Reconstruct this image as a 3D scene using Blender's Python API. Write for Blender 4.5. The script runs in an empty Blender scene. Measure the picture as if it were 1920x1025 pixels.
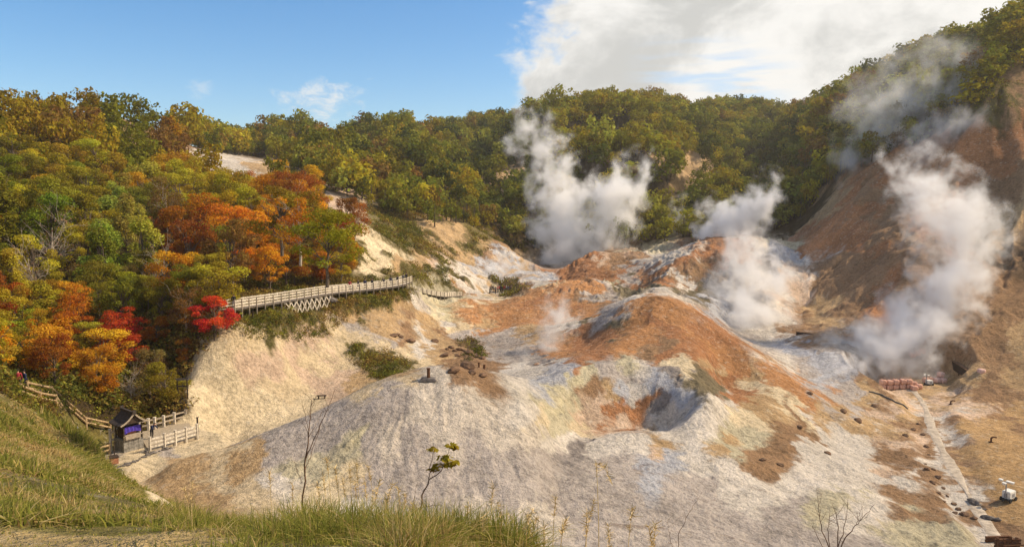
import bpy, bmesh, math, random
import numpy as np
from mathutils import Vector, Matrix, noise as mnoise

S = bpy.context.scene
C = S.collection
R = math.radians
random.seed(7)
rng = np.random.default_rng(7)

# ------------------------------------------------------------------ camera
FPX = 1371.0                      # focal length in photo pixels (photo is 1920 x 1025)
PITCH = R(5.52)
CP, SP = math.cos(PITCH), math.sin(PITCH)
cam_d = bpy.data.cameras.new('camera')
cam_d.sensor_fit = 'HORIZONTAL'
cam_d.sensor_width = 36.0
cam_d.lens = 36.0 * FPX / 1920.0
cam_d.clip_start = 0.1
cam_d.clip_end = 20000
cam = bpy.data.objects.new('camera', cam_d)
C.objects.link(cam)
cam.location = (0, 0, 0)
cam.rotation_euler = (math.pi / 2 - PITCH, 0, 0)
S.camera = cam

# ------------------------------------------------------------------ sun, sky
SUN_EL, SUN_AZ = R(41), R(81)     # azimuth clockwise from the view axis (+Y): the sun stands to the right
sun_d = bpy.data.lights.new('sun', 'SUN')
sun_d.energy = 5.0
sun_d.angle = R(0.6)
sun_d.color = (1.0, 0.815, 0.575)
sun = bpy.data.objects.new('sun', sun_d)
C.objects.link(sun)
sdir = Vector((math.sin(SUN_AZ) * math.cos(SUN_EL), math.cos(SUN_AZ) * math.cos(SUN_EL), math.sin(SUN_EL)))
sun.rotation_euler = sdir.to_track_quat('Z', 'Y').to_euler()

W = bpy.data.worlds.new('World')
S.world = W
W.use_nodes = True

def build_world():
    nt = W.node_tree
    nt.nodes.clear()
    N = nt.nodes.new
    L = nt.links.new
    out = N('ShaderNodeOutputWorld')
    bg = N('ShaderNodeBackground')
    sky = N('ShaderNodeTexSky')
    sky.sky_type = 'NISHITA'
    sky.sun_disc = False
    sky.sun_elevation = SUN_EL
    sky.sun_rotation = SUN_AZ
    sky.altitude = 300
    sky.air_density = 1.0
    sky.dust_density = 0.6
    sky.ozone_density = 2.0
    hsv = N('ShaderNodeHueSaturation')
    hsv.inputs['Saturation'].default_value = SKY_SAT
    hsv.inputs['Value'].default_value = SKY_VAL
    L(sky.outputs[0], hsv.inputs['Color'])
    tc = N('ShaderNodeTexCoord')
    sep = N('ShaderNodeSeparateXYZ')
    L(tc.outputs['Generated'], sep.inputs[0])

    def M(op, a, b=None, c=None):
        n = N('ShaderNodeMath')
        n.operation = op
        for i, v in enumerate((a, b, c)):
            if v is None:
                continue
            if isinstance(v, (int, float)):
                n.inputs[i].default_value = v
            else:
                L(v, n.inputs[i])
        return n.outputs[0]
    # azimuth / elevation of the direction, clouds live on the sky sphere
    az = M('ARCTAN2', sep.outputs[0], sep.outputs[1])
    el = M('ARCSINE', sep.outputs[2])
    cmb = N('ShaderNodeCombineXYZ')
    L(az, cmb.inputs[0]); L(M('MULTIPLY', el, 1.7), cmb.inputs[1])

    def noise(scale, detail, rough, dist=0.0, off=(0, 0, 0)):
        v = N('ShaderNodeVectorMath'); v.operation = 'ADD'
        L(cmb.outputs[0], v.inputs[0]); v.inputs[1].default_value = off
        n = N('ShaderNodeTexNoise')
        n.inputs['Scale'].default_value = scale
        n.inputs['Detail'].default_value = detail
        n.inputs['Roughness'].default_value = rough
        n.inputs['Distortion'].default_value = dist
        L(v.outputs[0], n.inputs['Vector'])
        return n.outputs['Fac']

    def sm(v, a, b):
        n = N('ShaderNodeMapRange')
        n.interpolation_type = 'SMOOTHSTEP'
        n.inputs['From Min'].default_value = a
        n.inputs['From Max'].default_value = b
        L(v, n.inputs['Value'])
        return n.outputs['Result']
    n1 = noise(5.0, 6, 0.55, 0.2)
    n2 = noise(16.0, 6, 0.6, 0.3, (3, 1, 0))
    nn = M('ADD', M('MULTIPLY', M('SUBTRACT', n1, 0.5), 0.34), M('MULTIPLY', M('SUBTRACT', n2, 0.5), 0.13))
    n3 = noise(38.0, 5, 0.65, 0.4, (5, 3, 0))
    # big bank: everything right of azimuth ~ 2 deg, tapering left near the ridge
    lean = M('MULTIPLY', el, 0.0)
    b1 = sm(M('ADD', M('ADD', az, lean), nn), R(0.4), R(3.6))
    # thin the bank low down near az 14..20 deg (blue gaps above the far hills)
    gap = M('MULTIPLY', sm(az, R(8), R(13)), M('SUBTRACT', 1.0, sm(M('ADD', el, M('MULTIPLY', nn, 0.35)), R(8.5), R(12.5))))
    gap2 = M('MULTIPLY', gap, M('SUBTRACT', 1.0, sm(az, R(17), R(22))))
    streak = N('ShaderNodeMapping')
    streak.inputs['Scale'].default_value = (4, 16, 1)
    L(cmb.outputs[0], streak.inputs[0])
    ns = N('ShaderNodeTexNoise'); ns.inputs['Scale'].default_value = 2.0; ns.inputs['Detail'].default_value = 5
    L(streak.outputs[0], ns.inputs['Vector'])
    gapm = M('MULTIPLY', gap2, sm(ns.outputs['Fac'], 0.42, 0.62))
    hole = M('MULTIPLY', sm(noise(4.2, 5, 0.6, 0.4, (7.3, 2.2, 0)), 0.60, 0.74), 0.3)
    b1 = M('MULTIPLY', b1, M('SUBTRACT', 1.0, M('MULTIPLY', sm(M('ADD', el, nn), R(26), R(44)), .75)))
    bank = M('MULTIPLY', b1, M('SUBTRACT', 1.0, M('MAXIMUM', M('MULTIPLY', gapm, 0.55), hole)))
    # small fair-weather cloud and a wisp on the left

    def blob(a0, e0, ra, re, lo, hi, amp):
        dx = M('DIVIDE', M('SUBTRACT', az, R(a0)), R(ra))
        dy = M('DIVIDE', M('SUBTRACT', el, R(e0)), R(re))
        d = M('SQRT', M('ADD', M('MULTIPLY', dx, dx), M('MULTIPLY', dy, dy)))
        q = M('ADD', M('ADD', M('SUBTRACT', 1.0, d), M('MULTIPLY', nn, 5.0)), M('MULTIPLY', M('SUBTRACT', n3, 0.5), 2.6))
        return M('MULTIPLY', sm(q, lo, hi), amp)
    c1 = blob(-14.0, 7.9, 4.6, 2.3, 0.25, 1.3, 0.85)
    c2 = blob(-22.4, 7.9, 1.8, 1.0, 0.4, 1.4, 0.3)
    fill_cloud = M('MULTIPLY', sm(M('ABSOLUTE', M('ADD', az, M('MULTIPLY', nn, .8))), R(60), R(95)), .35)  # unseen cloud added beside and behind the view to whiten the blue skylight
    mask = M('MINIMUM', M('MAXIMUM', M('MAXIMUM', M('MAXIMUM', bank, fill_cloud), c1), c2), 1.0)
    # cloud brightness: lit rims, greyer body
    body = sm(noise(5.5, 7, 0.6, 0.35, (1.7, 5.1, 0)), 0.40, 0.64)
    ccol = N('ShaderNodeMix'); ccol.data_type = 'RGBA'
    ccol.inputs[6].default_value = CLOUD_LIT
    ccol.inputs[7].default_value = CLOUD_GREY
    L(M('MULTIPLY', body, bank), ccol.inputs[0])
    sc = N('ShaderNodeMix'); sc.data_type = 'RGBA'; sc.blend_type = 'MULTIPLY'
    sc.inputs[0].default_value = 1.0
    sc.inputs[7].default_value = (SKY_STR * SKY_TINT[0], SKY_STR * SKY_TINT[1], SKY_STR * SKY_TINT[2], 1)
    L(hsv.outputs[0], sc.inputs[6])
    fin = N('ShaderNodeMix'); fin.data_type = 'RGBA'
    L(mask, fin.inputs[0]); L(sc.outputs[2], fin.inputs[6]); L(ccol.outputs[2], fin.inputs[7])
    bg.inputs['Strength'].default_value = 1.0
    L(fin.outputs[2], bg.inputs['Color'])
    L(bg.outputs[0], out.inputs[0])

SKY_STR = 0.145
SKY_SAT, SKY_VAL = 1.32, 1.0
SKY_TINT = (1.0, 1.0, 1.0)
CLOUD_LIT = (0.86, 0.845, 0.81, 1)
CLOUD_GREY = (0.56, 0.56, 0.54, 1)
build_world()

S.view_settings.view_transform = 'Standard'
S.view_settings.look = 'None'
S.view_settings.exposure = 0.2
S.view_settings.gamma = 1.0
S.view_settings.use_curve_mapping = False
S.render.engine = 'CYCLES'
S.cycles.max_bounces = 12
S.cycles.diffuse_bounces = 3
S.cycles.glossy_bounces = 1
S.cycles.transmission_bounces = 3
S.cycles.transparent_max_bounces = 8
S.cycles.volume_bounces = 12
S.cycles.volume_step_rate = 1.0
S.cycles.volume_max_steps = 128
S.cycles.use_denoising = True
S.cycles.denoising_prefilter = 'ACCURATE'
S.cycles.caustics_reflective = False
S.cycles.caustics_refractive = False

# ------------------------------------------------------------------ pixel <-> world helpers

def ray(px, py):
    a, b = (px - 960.0) / FPX, (512.5 - py) / FPX
    d = np.array([a, CP + b * SP, -SP + b * CP])
    return d

def at(px, py, Y):
    d = ray(px, py)
    return d * (Y / d[1])

def proj(p):
    x, y, z = p[..., 0], p[..., 1], p[..., 2]
    dep = y * CP - z * SP
    up = y * SP + z * CP
    return 960 + FPX * x / dep, 512.5 - FPX * up / dep, dep

# ------------------------------------------------------------------ lattice noise in numpy
def vnoise(x, y, seed=0):
    xi = np.floor(x).astype(np.int64); yi = np.floor(y).astype(np.int64)
    xf = x - xi; yf = y - yi
    u = xf * xf * xf * (xf * (xf * 6 - 15) + 10); v = yf * yf * yf * (yf * (yf * 6 - 15) + 10)
    def h(a, b):
        n = (a * 374761393 + b * 668265263 + seed * 974711) & 0xffffffff
        n = ((n ^ (n >> 13)) * 1274126177) & 0xffffffff
        n = (n ^ (n >> 16)) & 0xffff
        return n / 65535.0
    a = h(xi, yi); b = h(xi + 1, yi); c = h(xi, yi + 1); d = h(xi + 1, yi + 1)
    return (a + (b - a) * u) * (1 - v) + (c + (d - c) * u) * v

def fbm(x, y, octs=5, seed=0, gain=0.5, ridged=False):
    s = np.zeros_like(x); amp = 1.0; tot = 0.0
    for o in range(octs):
        n = vnoise(x * 2 ** o + 17.3 * o, y * 2 ** o - 9.1 * o, seed + o)
        if ridged:
            n = 1 - np.abs(2 * n - 1)
        s += n * amp; tot += amp; amp *= gain
    return s / tot

def smooth(v, a, b):
    t = np.clip((v - a) / (b - a), 0, 1)
    return t * t * (3 - 2 * t)
# ------------------------------------------------------------------ terrain control points
# (photo pixel x, y, distance along the view axis in metres)
CT = """
0 1003 5.6; 200 1008 5.2; 400 1000 5.6; 550 995 5.9; 700 1000 5.7; 820 1012 5.2; 960 1030 4.6
0 930 9; 150 950 8.5; 280 958 9.5; 340 975 8
0 860 17; 120 880 16; 200 925 14; 290 950 13
0 800 27; 80 835 26; 150 870 25; 230 930 22
0 745 38; 60 775 40; 110 800 41; 180 865 42; 240 905 36; 300 945 27; 340 965 20
50 748 53; 120 775 57; 190 800 60; 0 725 50
225 850 62; 260 848 62; 300 842 63; 350 838 65; 230 885 58; 300 872 61; 205 830 62; 180 800 62
250 915 54; 330 945 50
370 832 69; 480 815 70; 550 792 74; 620 742 82; 720 722 83; 800 708 84; 640 660 95; 700 695 90; 560 690 87; 440 630 86; 375 650 80; 470 700 80; 352 720 74; 352 780 70; 420 760 75
430 594 84; 500 625 86; 590 635 94; 480 590 89; 550 578 97; 600 562 104; 660 560 110; 700 550 115; 740 548 120; 765 540 124
650 592 104; 700 640 99; 750 590 113; 800 590 122; 800 640 108; 850 650 108; 870 690 94; 780 670 98; 850 700 90; 900 650 112; 850 560 142; 790 548 138; 900 550 158; 940 553 165; 940 545 172; 880 575 136; 820 540 150
330 868 57; 400 855 57; 450 837 58; 560 792 60; 640 757 61.5; 740 716 63; 810 701 64; 870 714 63; 930 742 63
420 910 52; 500 905 51; 600 900 51.5; 700 900 51.5; 800 900 52; 900 900 52.5; 600 840 56; 700 800 57; 800 800 57; 900 800 58; 620 980 45; 700 980 46; 800 985 47; 900 985 47.5; 450 950 47; 810 740 61
1000 770 63; 1000 860 56; 1000 920 52; 960 1005 47; 1000 735 70; 1040 770 71
1100 803 72; 1200 803 73; 1150 790 76.5; 1200 790 77.5; 1250 792 76.5; 1090 785 75.5; 1150 770 78; 1200 770 78.8; 1090 750 77.5; 1150 740 79.2; 1200 740 79.8; 1150 700 81.5; 1220 700 82; 1150 688 83.5; 1220 690 84; 1280 700 81; 1080 700 80.5; 1040 700 81; 1060 740 76.5; 1310 715 79; 1270 740 77.5; 1280 770 76; 1330 740 75; 1345 760 74; 1270 797 73.5
1060 825 65; 1150 832 65.5; 1230 815 68; 1300 790 71; 1350 780 74
1100 880 59; 1200 890 59; 1300 880 62; 1400 850 67; 1030 960 50; 1100 1000 48; 1250 1000 50; 1400 990 53; 1550 950 59; 1480 890 65; 1700 1000 57; 1800 1012 56.5; 1740 960 62; 1640 915 67; 1600 880 70; 1700 895 71
1850 985 62; 1800 900 72; 1760 825 86; 1735 765 99; 1715 735 109
1890 935 67; 1860 830 82; 1800 790 91; 1920 1000 59; 1810 750 101; 1900 770 96; 1860 985 60.5; 1830 910 70; 1785 825 84; 1780 735 107
1920 700 106; 1920 640 113; 1900 560 126; 1900 500 137; 1920 400 150; 1920 300 160; 1920 200 172; 1920 110 185; 1900 62 205
1480 445 205; 1540 395 198; 1600 340 192; 1700 300 184; 1800 235 178; 1870 180 174
1500 560 158; 1600 560 145; 1700 500 142; 1800 500 137; 1800 590 124; 1700 600 132; 1600 630 127; 1500 625 132; 1650 680 116; 1560 400 185; 1650 420 168; 1750 400 160; 1830 350 162; 1540 480 172; 1760 660 115; 1840 690 109; 1850 640 115
1400 618 136; 1450 640 130; 1340 575 140; 1290 545 152; 1350 590 140; 1420 560 150; 1400 520 162; 1400 452 176; 1340 450 176; 1290 472 168; 1240 510 160; 1205 545 152; 1480 500 168; 1450 450 182; 1330 500 164
1490 655 119; 1560 665 113; 1610 690 108; 1520 700 107; 1600 725 103; 1640 700 108; 1680 690 114; 1660 740 101; 1700 720 110
1230 560 109; 1180 585 107; 1290 585 106; 1340 622 103; 1400 655 100; 1450 688 97; 1500 722 94; 1550 755 91; 1630 805 86; 1700 850 79
1200 620 100; 1250 650 92; 1150 640 97; 1200 655 91; 1330 680 91; 1400 740 86; 1100 640 108; 1060 665 98; 1000 690 92; 960 705 88; 1350 720 91; 1450 770 81; 1450 820 73; 1500 800 79; 1560 850 75; 1640 870 74
1270 560 124; 1330 600 122; 1230 545 138; 1200 560 118
1100 530 154; 1040 540 149; 980 562 143; 930 590 133; 900 615 124; 1160 550 148; 1060 590 132; 1000 640 113; 950 675 101; 1120 590 126; 1180 560 138
1120 474 192; 1150 472 193; 1185 473 192; 1050 515 186; 1090 505 181; 1130 515 174; 1200 515 172; 1200 474 205; 1270 472 205; 1060 530 168
1080 492 222; 1000 503 205; 950 512 192; 900 523 175; 980 525 175
680 420 152; 720 450 151; 760 480 152; 850 530 157; 700 500 133; 660 470 132; 800 505 153; 890 545 161; 780 520 140
750 430 180; 830 480 178; 700 405 185; 860 435 205; 870 485 192; 945 465 215; 985 490 219; 920 500 195
1000 460 245; 940 440 245; 900 405 260; 800 385 250; 700 350 250; 620 340 235; 560 310 270; 500 300 310; 430 290 320
360 282 390; 500 274 430; 600 275 445; 700 273 455; 780 267 460; 850 254 475; 900 247 475; 960 247 465
600 300 340; 700 300 350; 800 310 350; 900 335 330; 850 280 420; 900 380 290; 970 405 262; 1000 330 320
1020 238 425; 1080 221 415; 1130 213 405; 1200 216 405; 1250 224 410; 1290 234 420
1060 300 340; 1130 300 335; 1200 300 325; 1050 400 262; 1120 410 255; 1200 405 252; 1200 465 228; 1300 445 228; 1300 340 285; 1300 285 335; 1250 380 258
1320 222 500; 1380 212 565; 1430 220 560; 1480 230 550; 1380 300 390; 1400 380 285; 1440 430 226
1500 222 410; 1560 200 385; 1600 180 360; 1680 150 322; 1740 135 295; 1800 110 268; 1860 85 242; 1500 300 315; 1600 265 275; 1700 225 243; 1450 380 275; 1550 350 232; 1760 180 222
0 255 172; 80 250 180; 150 235 200; 200 232 206; 260 248 210; 310 262 213; 345 295 216; 400 305 218; 300 312 192; 380 330 190; 450 325 200; 510 345 190; 610 395 166; 660 440 142; 640 505 126; 550 535 113; 450 548 99; 400 575 89; 620 540 110; 560 400 170; 500 400 165
0 715 62; 100 735 64; 200 765 67; 280 780 71; 330 750 75; 350 670 80
0 620 80; 0 520 95; 0 420 115; 0 320 145; 150 640 84; 150 520 105; 150 420 130; 150 320 165; 300 620 85; 300 520 110; 300 420 140; 430 470 122; 430 400 150; 540 460 130
"""
# plain world points (x, y, z) round and behind the view
CW = """
0 0 -1.75; 0 -6 -1.6; -5 -4 -1.5; 5 -6 -2.2; -12 0 -1.0; 0 -30 -1; -30 -30 2; 30 -30 -12; 4 2 -3.2; 7 7 -8; 2.5 6.5 -4.4; 9 16 -16; 0 12 -7; -5 14 -7; -9 20 -10; 0 24 -15; -8 30 -14.5; 12 30 -20; -2 8.2 -4.2; -12 10 -3; -22 20 -4; -32 30 -5.5; -40 40 -7
20 0 -12; 40 20 -22; 60 40 -26; 45 45 -27; 30 45 -25.5
-70 0 4; -70 40 0; -75 80 4; -110 100 10; -150 170 18; -100 60 4; -200 100 20; -260 260 22; -330 420 30
-150 -60 10; 100 -60 -15; 110 40 -22; 130 80 2; 150 110 26; 190 150 52; 260 250 62; 150 60 0; 300 120 70; 380 350 75; 250 40 40; 300 500 75
-200 600 35; 0 650 55; 200 680 65; -400 700 50; 450 700 70; 0 900 20; -600 1000 0; 600 1000 0; -700 300 40; 700 300 60; 0 -300 -5; -400 -200 10; 400 -200 10; 0 1500 0; -1300 600 0; 1300 600 0; 0 -1200 0
"""
pts = []
for line in CT.replace('\n', ';').split(';'):
    f = line.split()
    if len(f) == 3:
        pts.append(at(float(f[0]), float(f[1]), float(f[2])))
for line in CW.replace('\n', ';').split(';'):
    f = line.split()
    if len(f) == 3:
        pts.append(np.array([float(v) for v in f]))
pts = np.array(pts)

def warp(x, y):                    # compress far distances so near and far points have similar spacing
    r = np.hypot(x, y) + 1e-9
    s = 30.0 * np.arcsinh(r / 30.0) / r
    return x * s, y * s

def tps_fit(P, lam):
    u, v = warp(P[:, 0], P[:, 1])
    n = len(P)
    r2 = (u[:, None] - u[None]) ** 2 + (v[:, None] - v[None]) ** 2
    K = 0.5 * r2 * np.log(r2 + 1e-12)
    K += lam * np.eye(n)
    Q = np.c_[np.ones(n), u, v]
    A = np.block([[K, Q], [Q.T, np.zeros((3, 3))]])
    return u, v, np.linalg.solve(A, np.r_[P[:, 2], np.zeros(3)])

TU, TV, TC = tps_fit(pts, 0.25)

def tps(x, y):
    u, v = warp(x, y)
    z = TC[-3] + TC[-2] * u + TC[-1] * v
    for i in range(len(TU)):
        r2 = (u - TU[i]) ** 2 + (v - TV[i]) ** 2
        z = z + TC[i] * 0.5 * r2 * np.log(r2 + 1e-12)
    return z

# polar grid centred under the camera
AZ = np.concatenate([np.radians(np.linspace(-180, -46, 60, endpoint=False)),
                     np.radians(np.linspace(-46, 46, 1051)),
                     np.radians(np.linspace(46, 180, 61)[1:-1])])
RR = np.concatenate([np.geomspace(0.8, 25, 190, endpoint=False), np.geomspace(25, 135, 760, endpoint=False),
                     np.geomspace(135, 260, 230, endpoint=False), np.geomspace(260, 620, 130, endpoint=False),
                     np.geomspace(620, 6000, 24)])
NA, NR = len(AZ), len(RR)
# low resolution evaluation, then bilinear refinement of the smooth surface (every 4th column / row)
def coarse_eval():
    ia = np.unique(np.r_[np.arange(0, NA, 4), NA - 1]); ir = np.unique(np.r_[np.arange(0, NR, 4), NR - 1])
    a, r = np.meshgrid(AZ[ia], RR[ir], indexing='ij')
    z = tps(r * np.sin(a), r * np.cos(a))
    # far away the ground levels out
    z = np.where(r > 700, z * np.exp(-(r - 700) / 500) , z)
    z1 = np.empty((NA, len(ir)))
    for j in range(len(ir)):
        z1[:, j] = cubic(np.arange(NA), ia, z[:, j])
    z2 = np.empty((NA, NR))
    for i in range(NA):
        z2[i] = cubic(np.arange(NR), ir, z1[i])
    return z2

def cubic(x, xp, fp):              # Catmull-Rom style interpolation on a (nearly) regular grid
    m = np.gradient(fp, xp)
    k = np.clip(np.searchsorted(xp, x, side='right') - 1, 0, len(xp) - 2)
    h = (xp[k + 1] - xp[k]).astype(float)
    t = (x - xp[k]) / h
    return ((2 * t ** 3 - 3 * t ** 2 + 1) * fp[k] + (t ** 3 - 2 * t ** 2 + t) * h * m[k]
            + (-2 * t ** 3 + 3 * t ** 2) * fp[k + 1] + (t ** 3 - t ** 2) * h * m[k + 1])

Z0 = coarse_eval()
GA, GR = np.meshgrid(AZ, RR, indexing='ij')
GX, GY = GR * np.sin(GA), GR * np.cos(GA)
LR = np.log(RR)
ARI, ARR = np.arange(NA), np.arange(NR)

def gidx(x, y):
    a = np.arctan2(x, y); r = np.hypot(x, y)
    return np.interp(a, AZ, ARI), np.interp(r, RR, ARR)

def bil(F, x, y):
    fa, fr = gidx(x, y)
    i = np.clip(fa.astype(int), 0, NA - 2); j = np.clip(fr.astype(int), 0, NR - 2)
    s, t = fa - i, fr - j
    return (F[i, j] * (1 - s) + F[i + 1, j] * s) * (1 - t) + (F[i, j + 1] * (1 - s) + F[i + 1, j + 1] * s) * t

class Surf:                        # current height field
    Z = Z0

def hit(px, py, lift=0.0):
    """First ground point seen through a photo pixel."""
    d = ray(px, py)
    a = math.atan2(d[0], d[1]); te = d[2] / math.hypot(d[0], d[1])
    fa = np.interp(a, AZ, ARI); i = min(int(fa), NA - 2); s = fa - i
    col = Surf.Z[i] * (1 - s) + Surf.Z[i + 1] * s + lift
    e = col - RR * te
    k = np.nonzero(e[20:] >= 0)[0]
    if len(k) == 0:
        return None
    k = k[0] + 20
    r = RR[k] if k == 0 else RR[k - 1] + (RR[k] - RR[k - 1]) * (-e[k - 1]) / (e[k] - e[k - 1] + 1e-9)
    return np.array([r * math.sin(a), r * math.cos(a), r * te - lift])

def ground(x, y):
    return float(bil(Surf.Z, np.array([float(x)]), np.array([float(y)]))[0])
# ------------------------------------------------------------------ sharp crests and gullies on the smooth surface
# photo polyline "x,y,Y ..." | half width m | height m
CRESTS = [
    ("1060,590,120 1110,580,115 1170,580,111 1230,554,110 1285,578,107 1340,616,104 1400,650,101 1450,684,98 1500,718,94 1550,752,91 1620,797,86", 9, 1.5),
    ("1230,558,109 1215,610,102 1180,640,97 1155,668,90 1150,685,86", 6, 1.0),
    ("880,612,126 930,584,134 980,556,144 1040,534,150 1100,525,155 1160,545,149 1200,548,146", 13, 1.6),
    ("1055,512,187 1085,492,190 1118,470,193 1150,469,193 1188,470,193 1195,500,184", 12, 1.8),
    ("1190,480,193 1230,472,204 1280,470,206", 8, .8),
    ("1205,545,152 1240,512,160 1290,470,168 1340,448,176 1400,448,178 1460,446,184", 13, 1.6),
    ("330,868,57 400,855,57 450,837,58 560,792,60 640,757,61.5 740,714,63.5 810,698,64.5 870,712,63.5 930,742,63.5", 6, .35),
    ("1040,700,80 1080,695,81.5 1110,688,83 1150,686,83.5 1200,686,84 1250,688,83 1290,700,81 1320,722,78 1345,750,75", 3, .7),
    ("1030,760,69 1060,805,66 1110,818,66 1180,815,67.5 1230,805,68.5 1280,785,71 1320,772,73.5", 4, .8),
    ("660,432,146 740,476,152 800,506,154 860,540,160 900,560,158", 7, .9),
    ("700,405,185 760,440,178 830,478,178 890,500,185", 8, 1.0),
    ("1480,440,206 1540,392,199 1600,338,193 1700,296,185 1800,232,179 1880,170,174", 9, 1.5),
    ("1500,520,165 1600,470,160 1700,425,158 1800,395,157 1900,330,160", 9, 1.2),
    ("1540,630,126 1640,560,136 1740,500,140 1850,440,146", 8, .9),
    ("1480,655,120 1530,652,117 1580,672,112 1620,695,107", 5, .6),
    ("1800,680,112 1860,620,118 1910,560,124", 6, 1.2),
    ("1380,905,64 1450,890,66 1540,910,64 1620,935,62 1720,965,60 1800,990,58", 6, .6),
    ("1752,765,98 1772,820,86 1797,860,78 1822,900,71 1870,975,62", 2.2, .55),
    ("1000,238,420 1030,285,370 1060,335,320 1090,385,280", 38, 15.3),
    ("1130,214,405 1190,262,350 1225,320,300 1240,400,250", 34, 13.6),
    ("700,278,440 760,312,360 800,350,295 850,395,258", 34, 13.6),
    ("560,290,400 620,318,330 660,350,280", 26, 10.2),
    ("1600,190,360 1560,250,310 1520,320,260", 28, 11.9),
    ("1740,140,295 1690,200,255 1640,270,225", 22, 8.5),
    ("1470,840,71 1560,850,73 1640,866,73 1700,905,69", 5, .7),
]
GULLIES = [
    ("870,262,440 890,322,350 920,392,280", 40, 17.0),
    ("1290,262,380 1300,332,300 1310,402,245", 30, 15.3),
    ("1480,235,470 1440,305,370 1430,372,300", 36, 15.3),
    ("1670,160,330 1620,230,280 1580,300,240", 22, 10.2),
    ("640,290,400 700,322,330 730,360,275", 26, 10.2),
    ("1090,792,74 1150,792,75.5 1200,791,76.5 1250,793,76", 3, .6),
    ("1040,830,62 1040,870,57 1048,905,53 1060,940,51", 3, .9),
    ("1735,765,99 1755,820,87 1775,860,79 1800,900,72 1850,985,62 1880,1030,57", 3.2, .8),
    ("240,888,58 290,915,53 350,950,46 450,975,43", 5, .8),
    ("400,720,78 430,780,73 450,825,70", 4, .3),
    ("560,690,88 600,730,83 660,745,80", 6, .5),
    ("770,520,150 830,540,155 890,548,160", 7, .6),
    ("900,690,92 950,700,90 1000,715,80", 4, .5),
    ("1600,590,138 1690,560,142 1790,530,134", 5, .9),
    ("1560,520,162 1650,455,160 1730,410,161", 5, .9),
    ("1700,640,122 1780,600,126 1880,520,133", 6, .8),
    ("1760,360,166 1840,310,166 1920,230,168", 5, 1.1),
]

def poly_xy(s):
    return np.array([at(*[float(v) for v in t.split(',')])[:2] for t in s.split()])

def seg_dist(x, y, P):
    best = np.full(x.shape, 1e9)
    for k in range(len(P) - 1):
        a, b = P[k], P[k + 1]
        d = b - a
        t = np.clip(((x - a[0]) * d[0] + (y - a[1]) * d[1]) / (d @ d), 0, 1)
        best = np.minimum(best, np.hypot(x - a[0] - t * d[0], y - a[1] - t * d[1]))
    return best

IA0, IA1 = int(np.searchsorted(AZ, R(-41))), int(np.searchsorted(AZ, R(41)))
IR0, IR1 = int(np.searchsorted(RR, 14)), int(np.searchsorted(RR, 600))
fx, fy, fr = GX[IA0:IA1, IR0:IR1], GY[IA0:IA1, IR0:IR1], GR[IA0:IA1, IR0:IR1]
Z1 = Z0.copy()
zz = Z1[IA0:IA1, IR0:IR1]
n_w = (fbm(fx / 6, fy / 6, 4, 41) - .5)
for lst, sg in ((CRESTS, 1), (GULLIES, -1)):
    for s, w, h in lst:
        P = poly_xy(s)
        lo, hi = P.min(0) - w * 1.6, P.max(0) + w * 1.6
        m = (fx > lo[0]) & (fx < hi[0]) & (fy > lo[1]) & (fy < hi[1])
        d = seg_dist(fx[m], fy[m], P) + n_w[m] * w * .5
        t = np.clip(1 - d / w, 0, 1)
        zz[m] += sg * h * t ** 1.4
        
# pull the surface back through the surveyed points
_n = len([1 for l in CT.replace('\n', ';').split(';') if len(l.split()) == 3])
_P = pts[:_n]
_rg = np.hypot(_P[:, 0], _P[:, 1])
_P = _P[(_rg > 16) & (_rg < 590) & (np.abs(np.arctan2(_P[:, 0], _P[:, 1])) < R(40))]
for _it in range(2):
    _res = bil(Z1, _P[:, 0], _P[:, 1]) - _P[:, 2]
    print('residual', np.abs(_res).mean(), np.abs(_res).max())
    _au, _av = np.arctan2(_P[:, 0], _P[:, 1]) * 40, np.log(np.hypot(_P[:, 0], _P[:, 1])) * 25
    # normalised kernel-weighted least squares: Gaussian kernels one spacing wide
    _d2 = (_au[:, None] - _au[None]) ** 2 + (_av[:, None] - _av[None]) ** 2
    _K = np.exp(-_d2 / (2 * 1.3 ** 2))
    _w = np.linalg.solve(_K + .15 * np.eye(len(_K)), _res)
    ca_, cr_ = np.arctan2(fx, fy)[::3, ::3] * 40, np.log(fr)[::3, ::3] * 25
    corr = np.zeros(ca_.shape)
    for _i in range(len(_P)):
        corr += _w[_i] * np.exp(-((ca_ - _au[_i]) ** 2 + (cr_ - _av[_i]) ** 2) / (2 * 1.3 ** 2))
    ii_ = np.arange(fx.shape[0]) / 3; jj_ = np.arange(fx.shape[1]) / 3
    t1 = np.array([np.interp(ii_, np.arange(corr.shape[0]), corr[:, j]) for j in range(corr.shape[1])]).T
    t2_ = np.array([np.interp(jj_, np.arange(corr.shape[1]), t1[i]) for i in range(t1.shape[0])])
    zz -= t2_ * smooth(fr, 16, 22)

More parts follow.
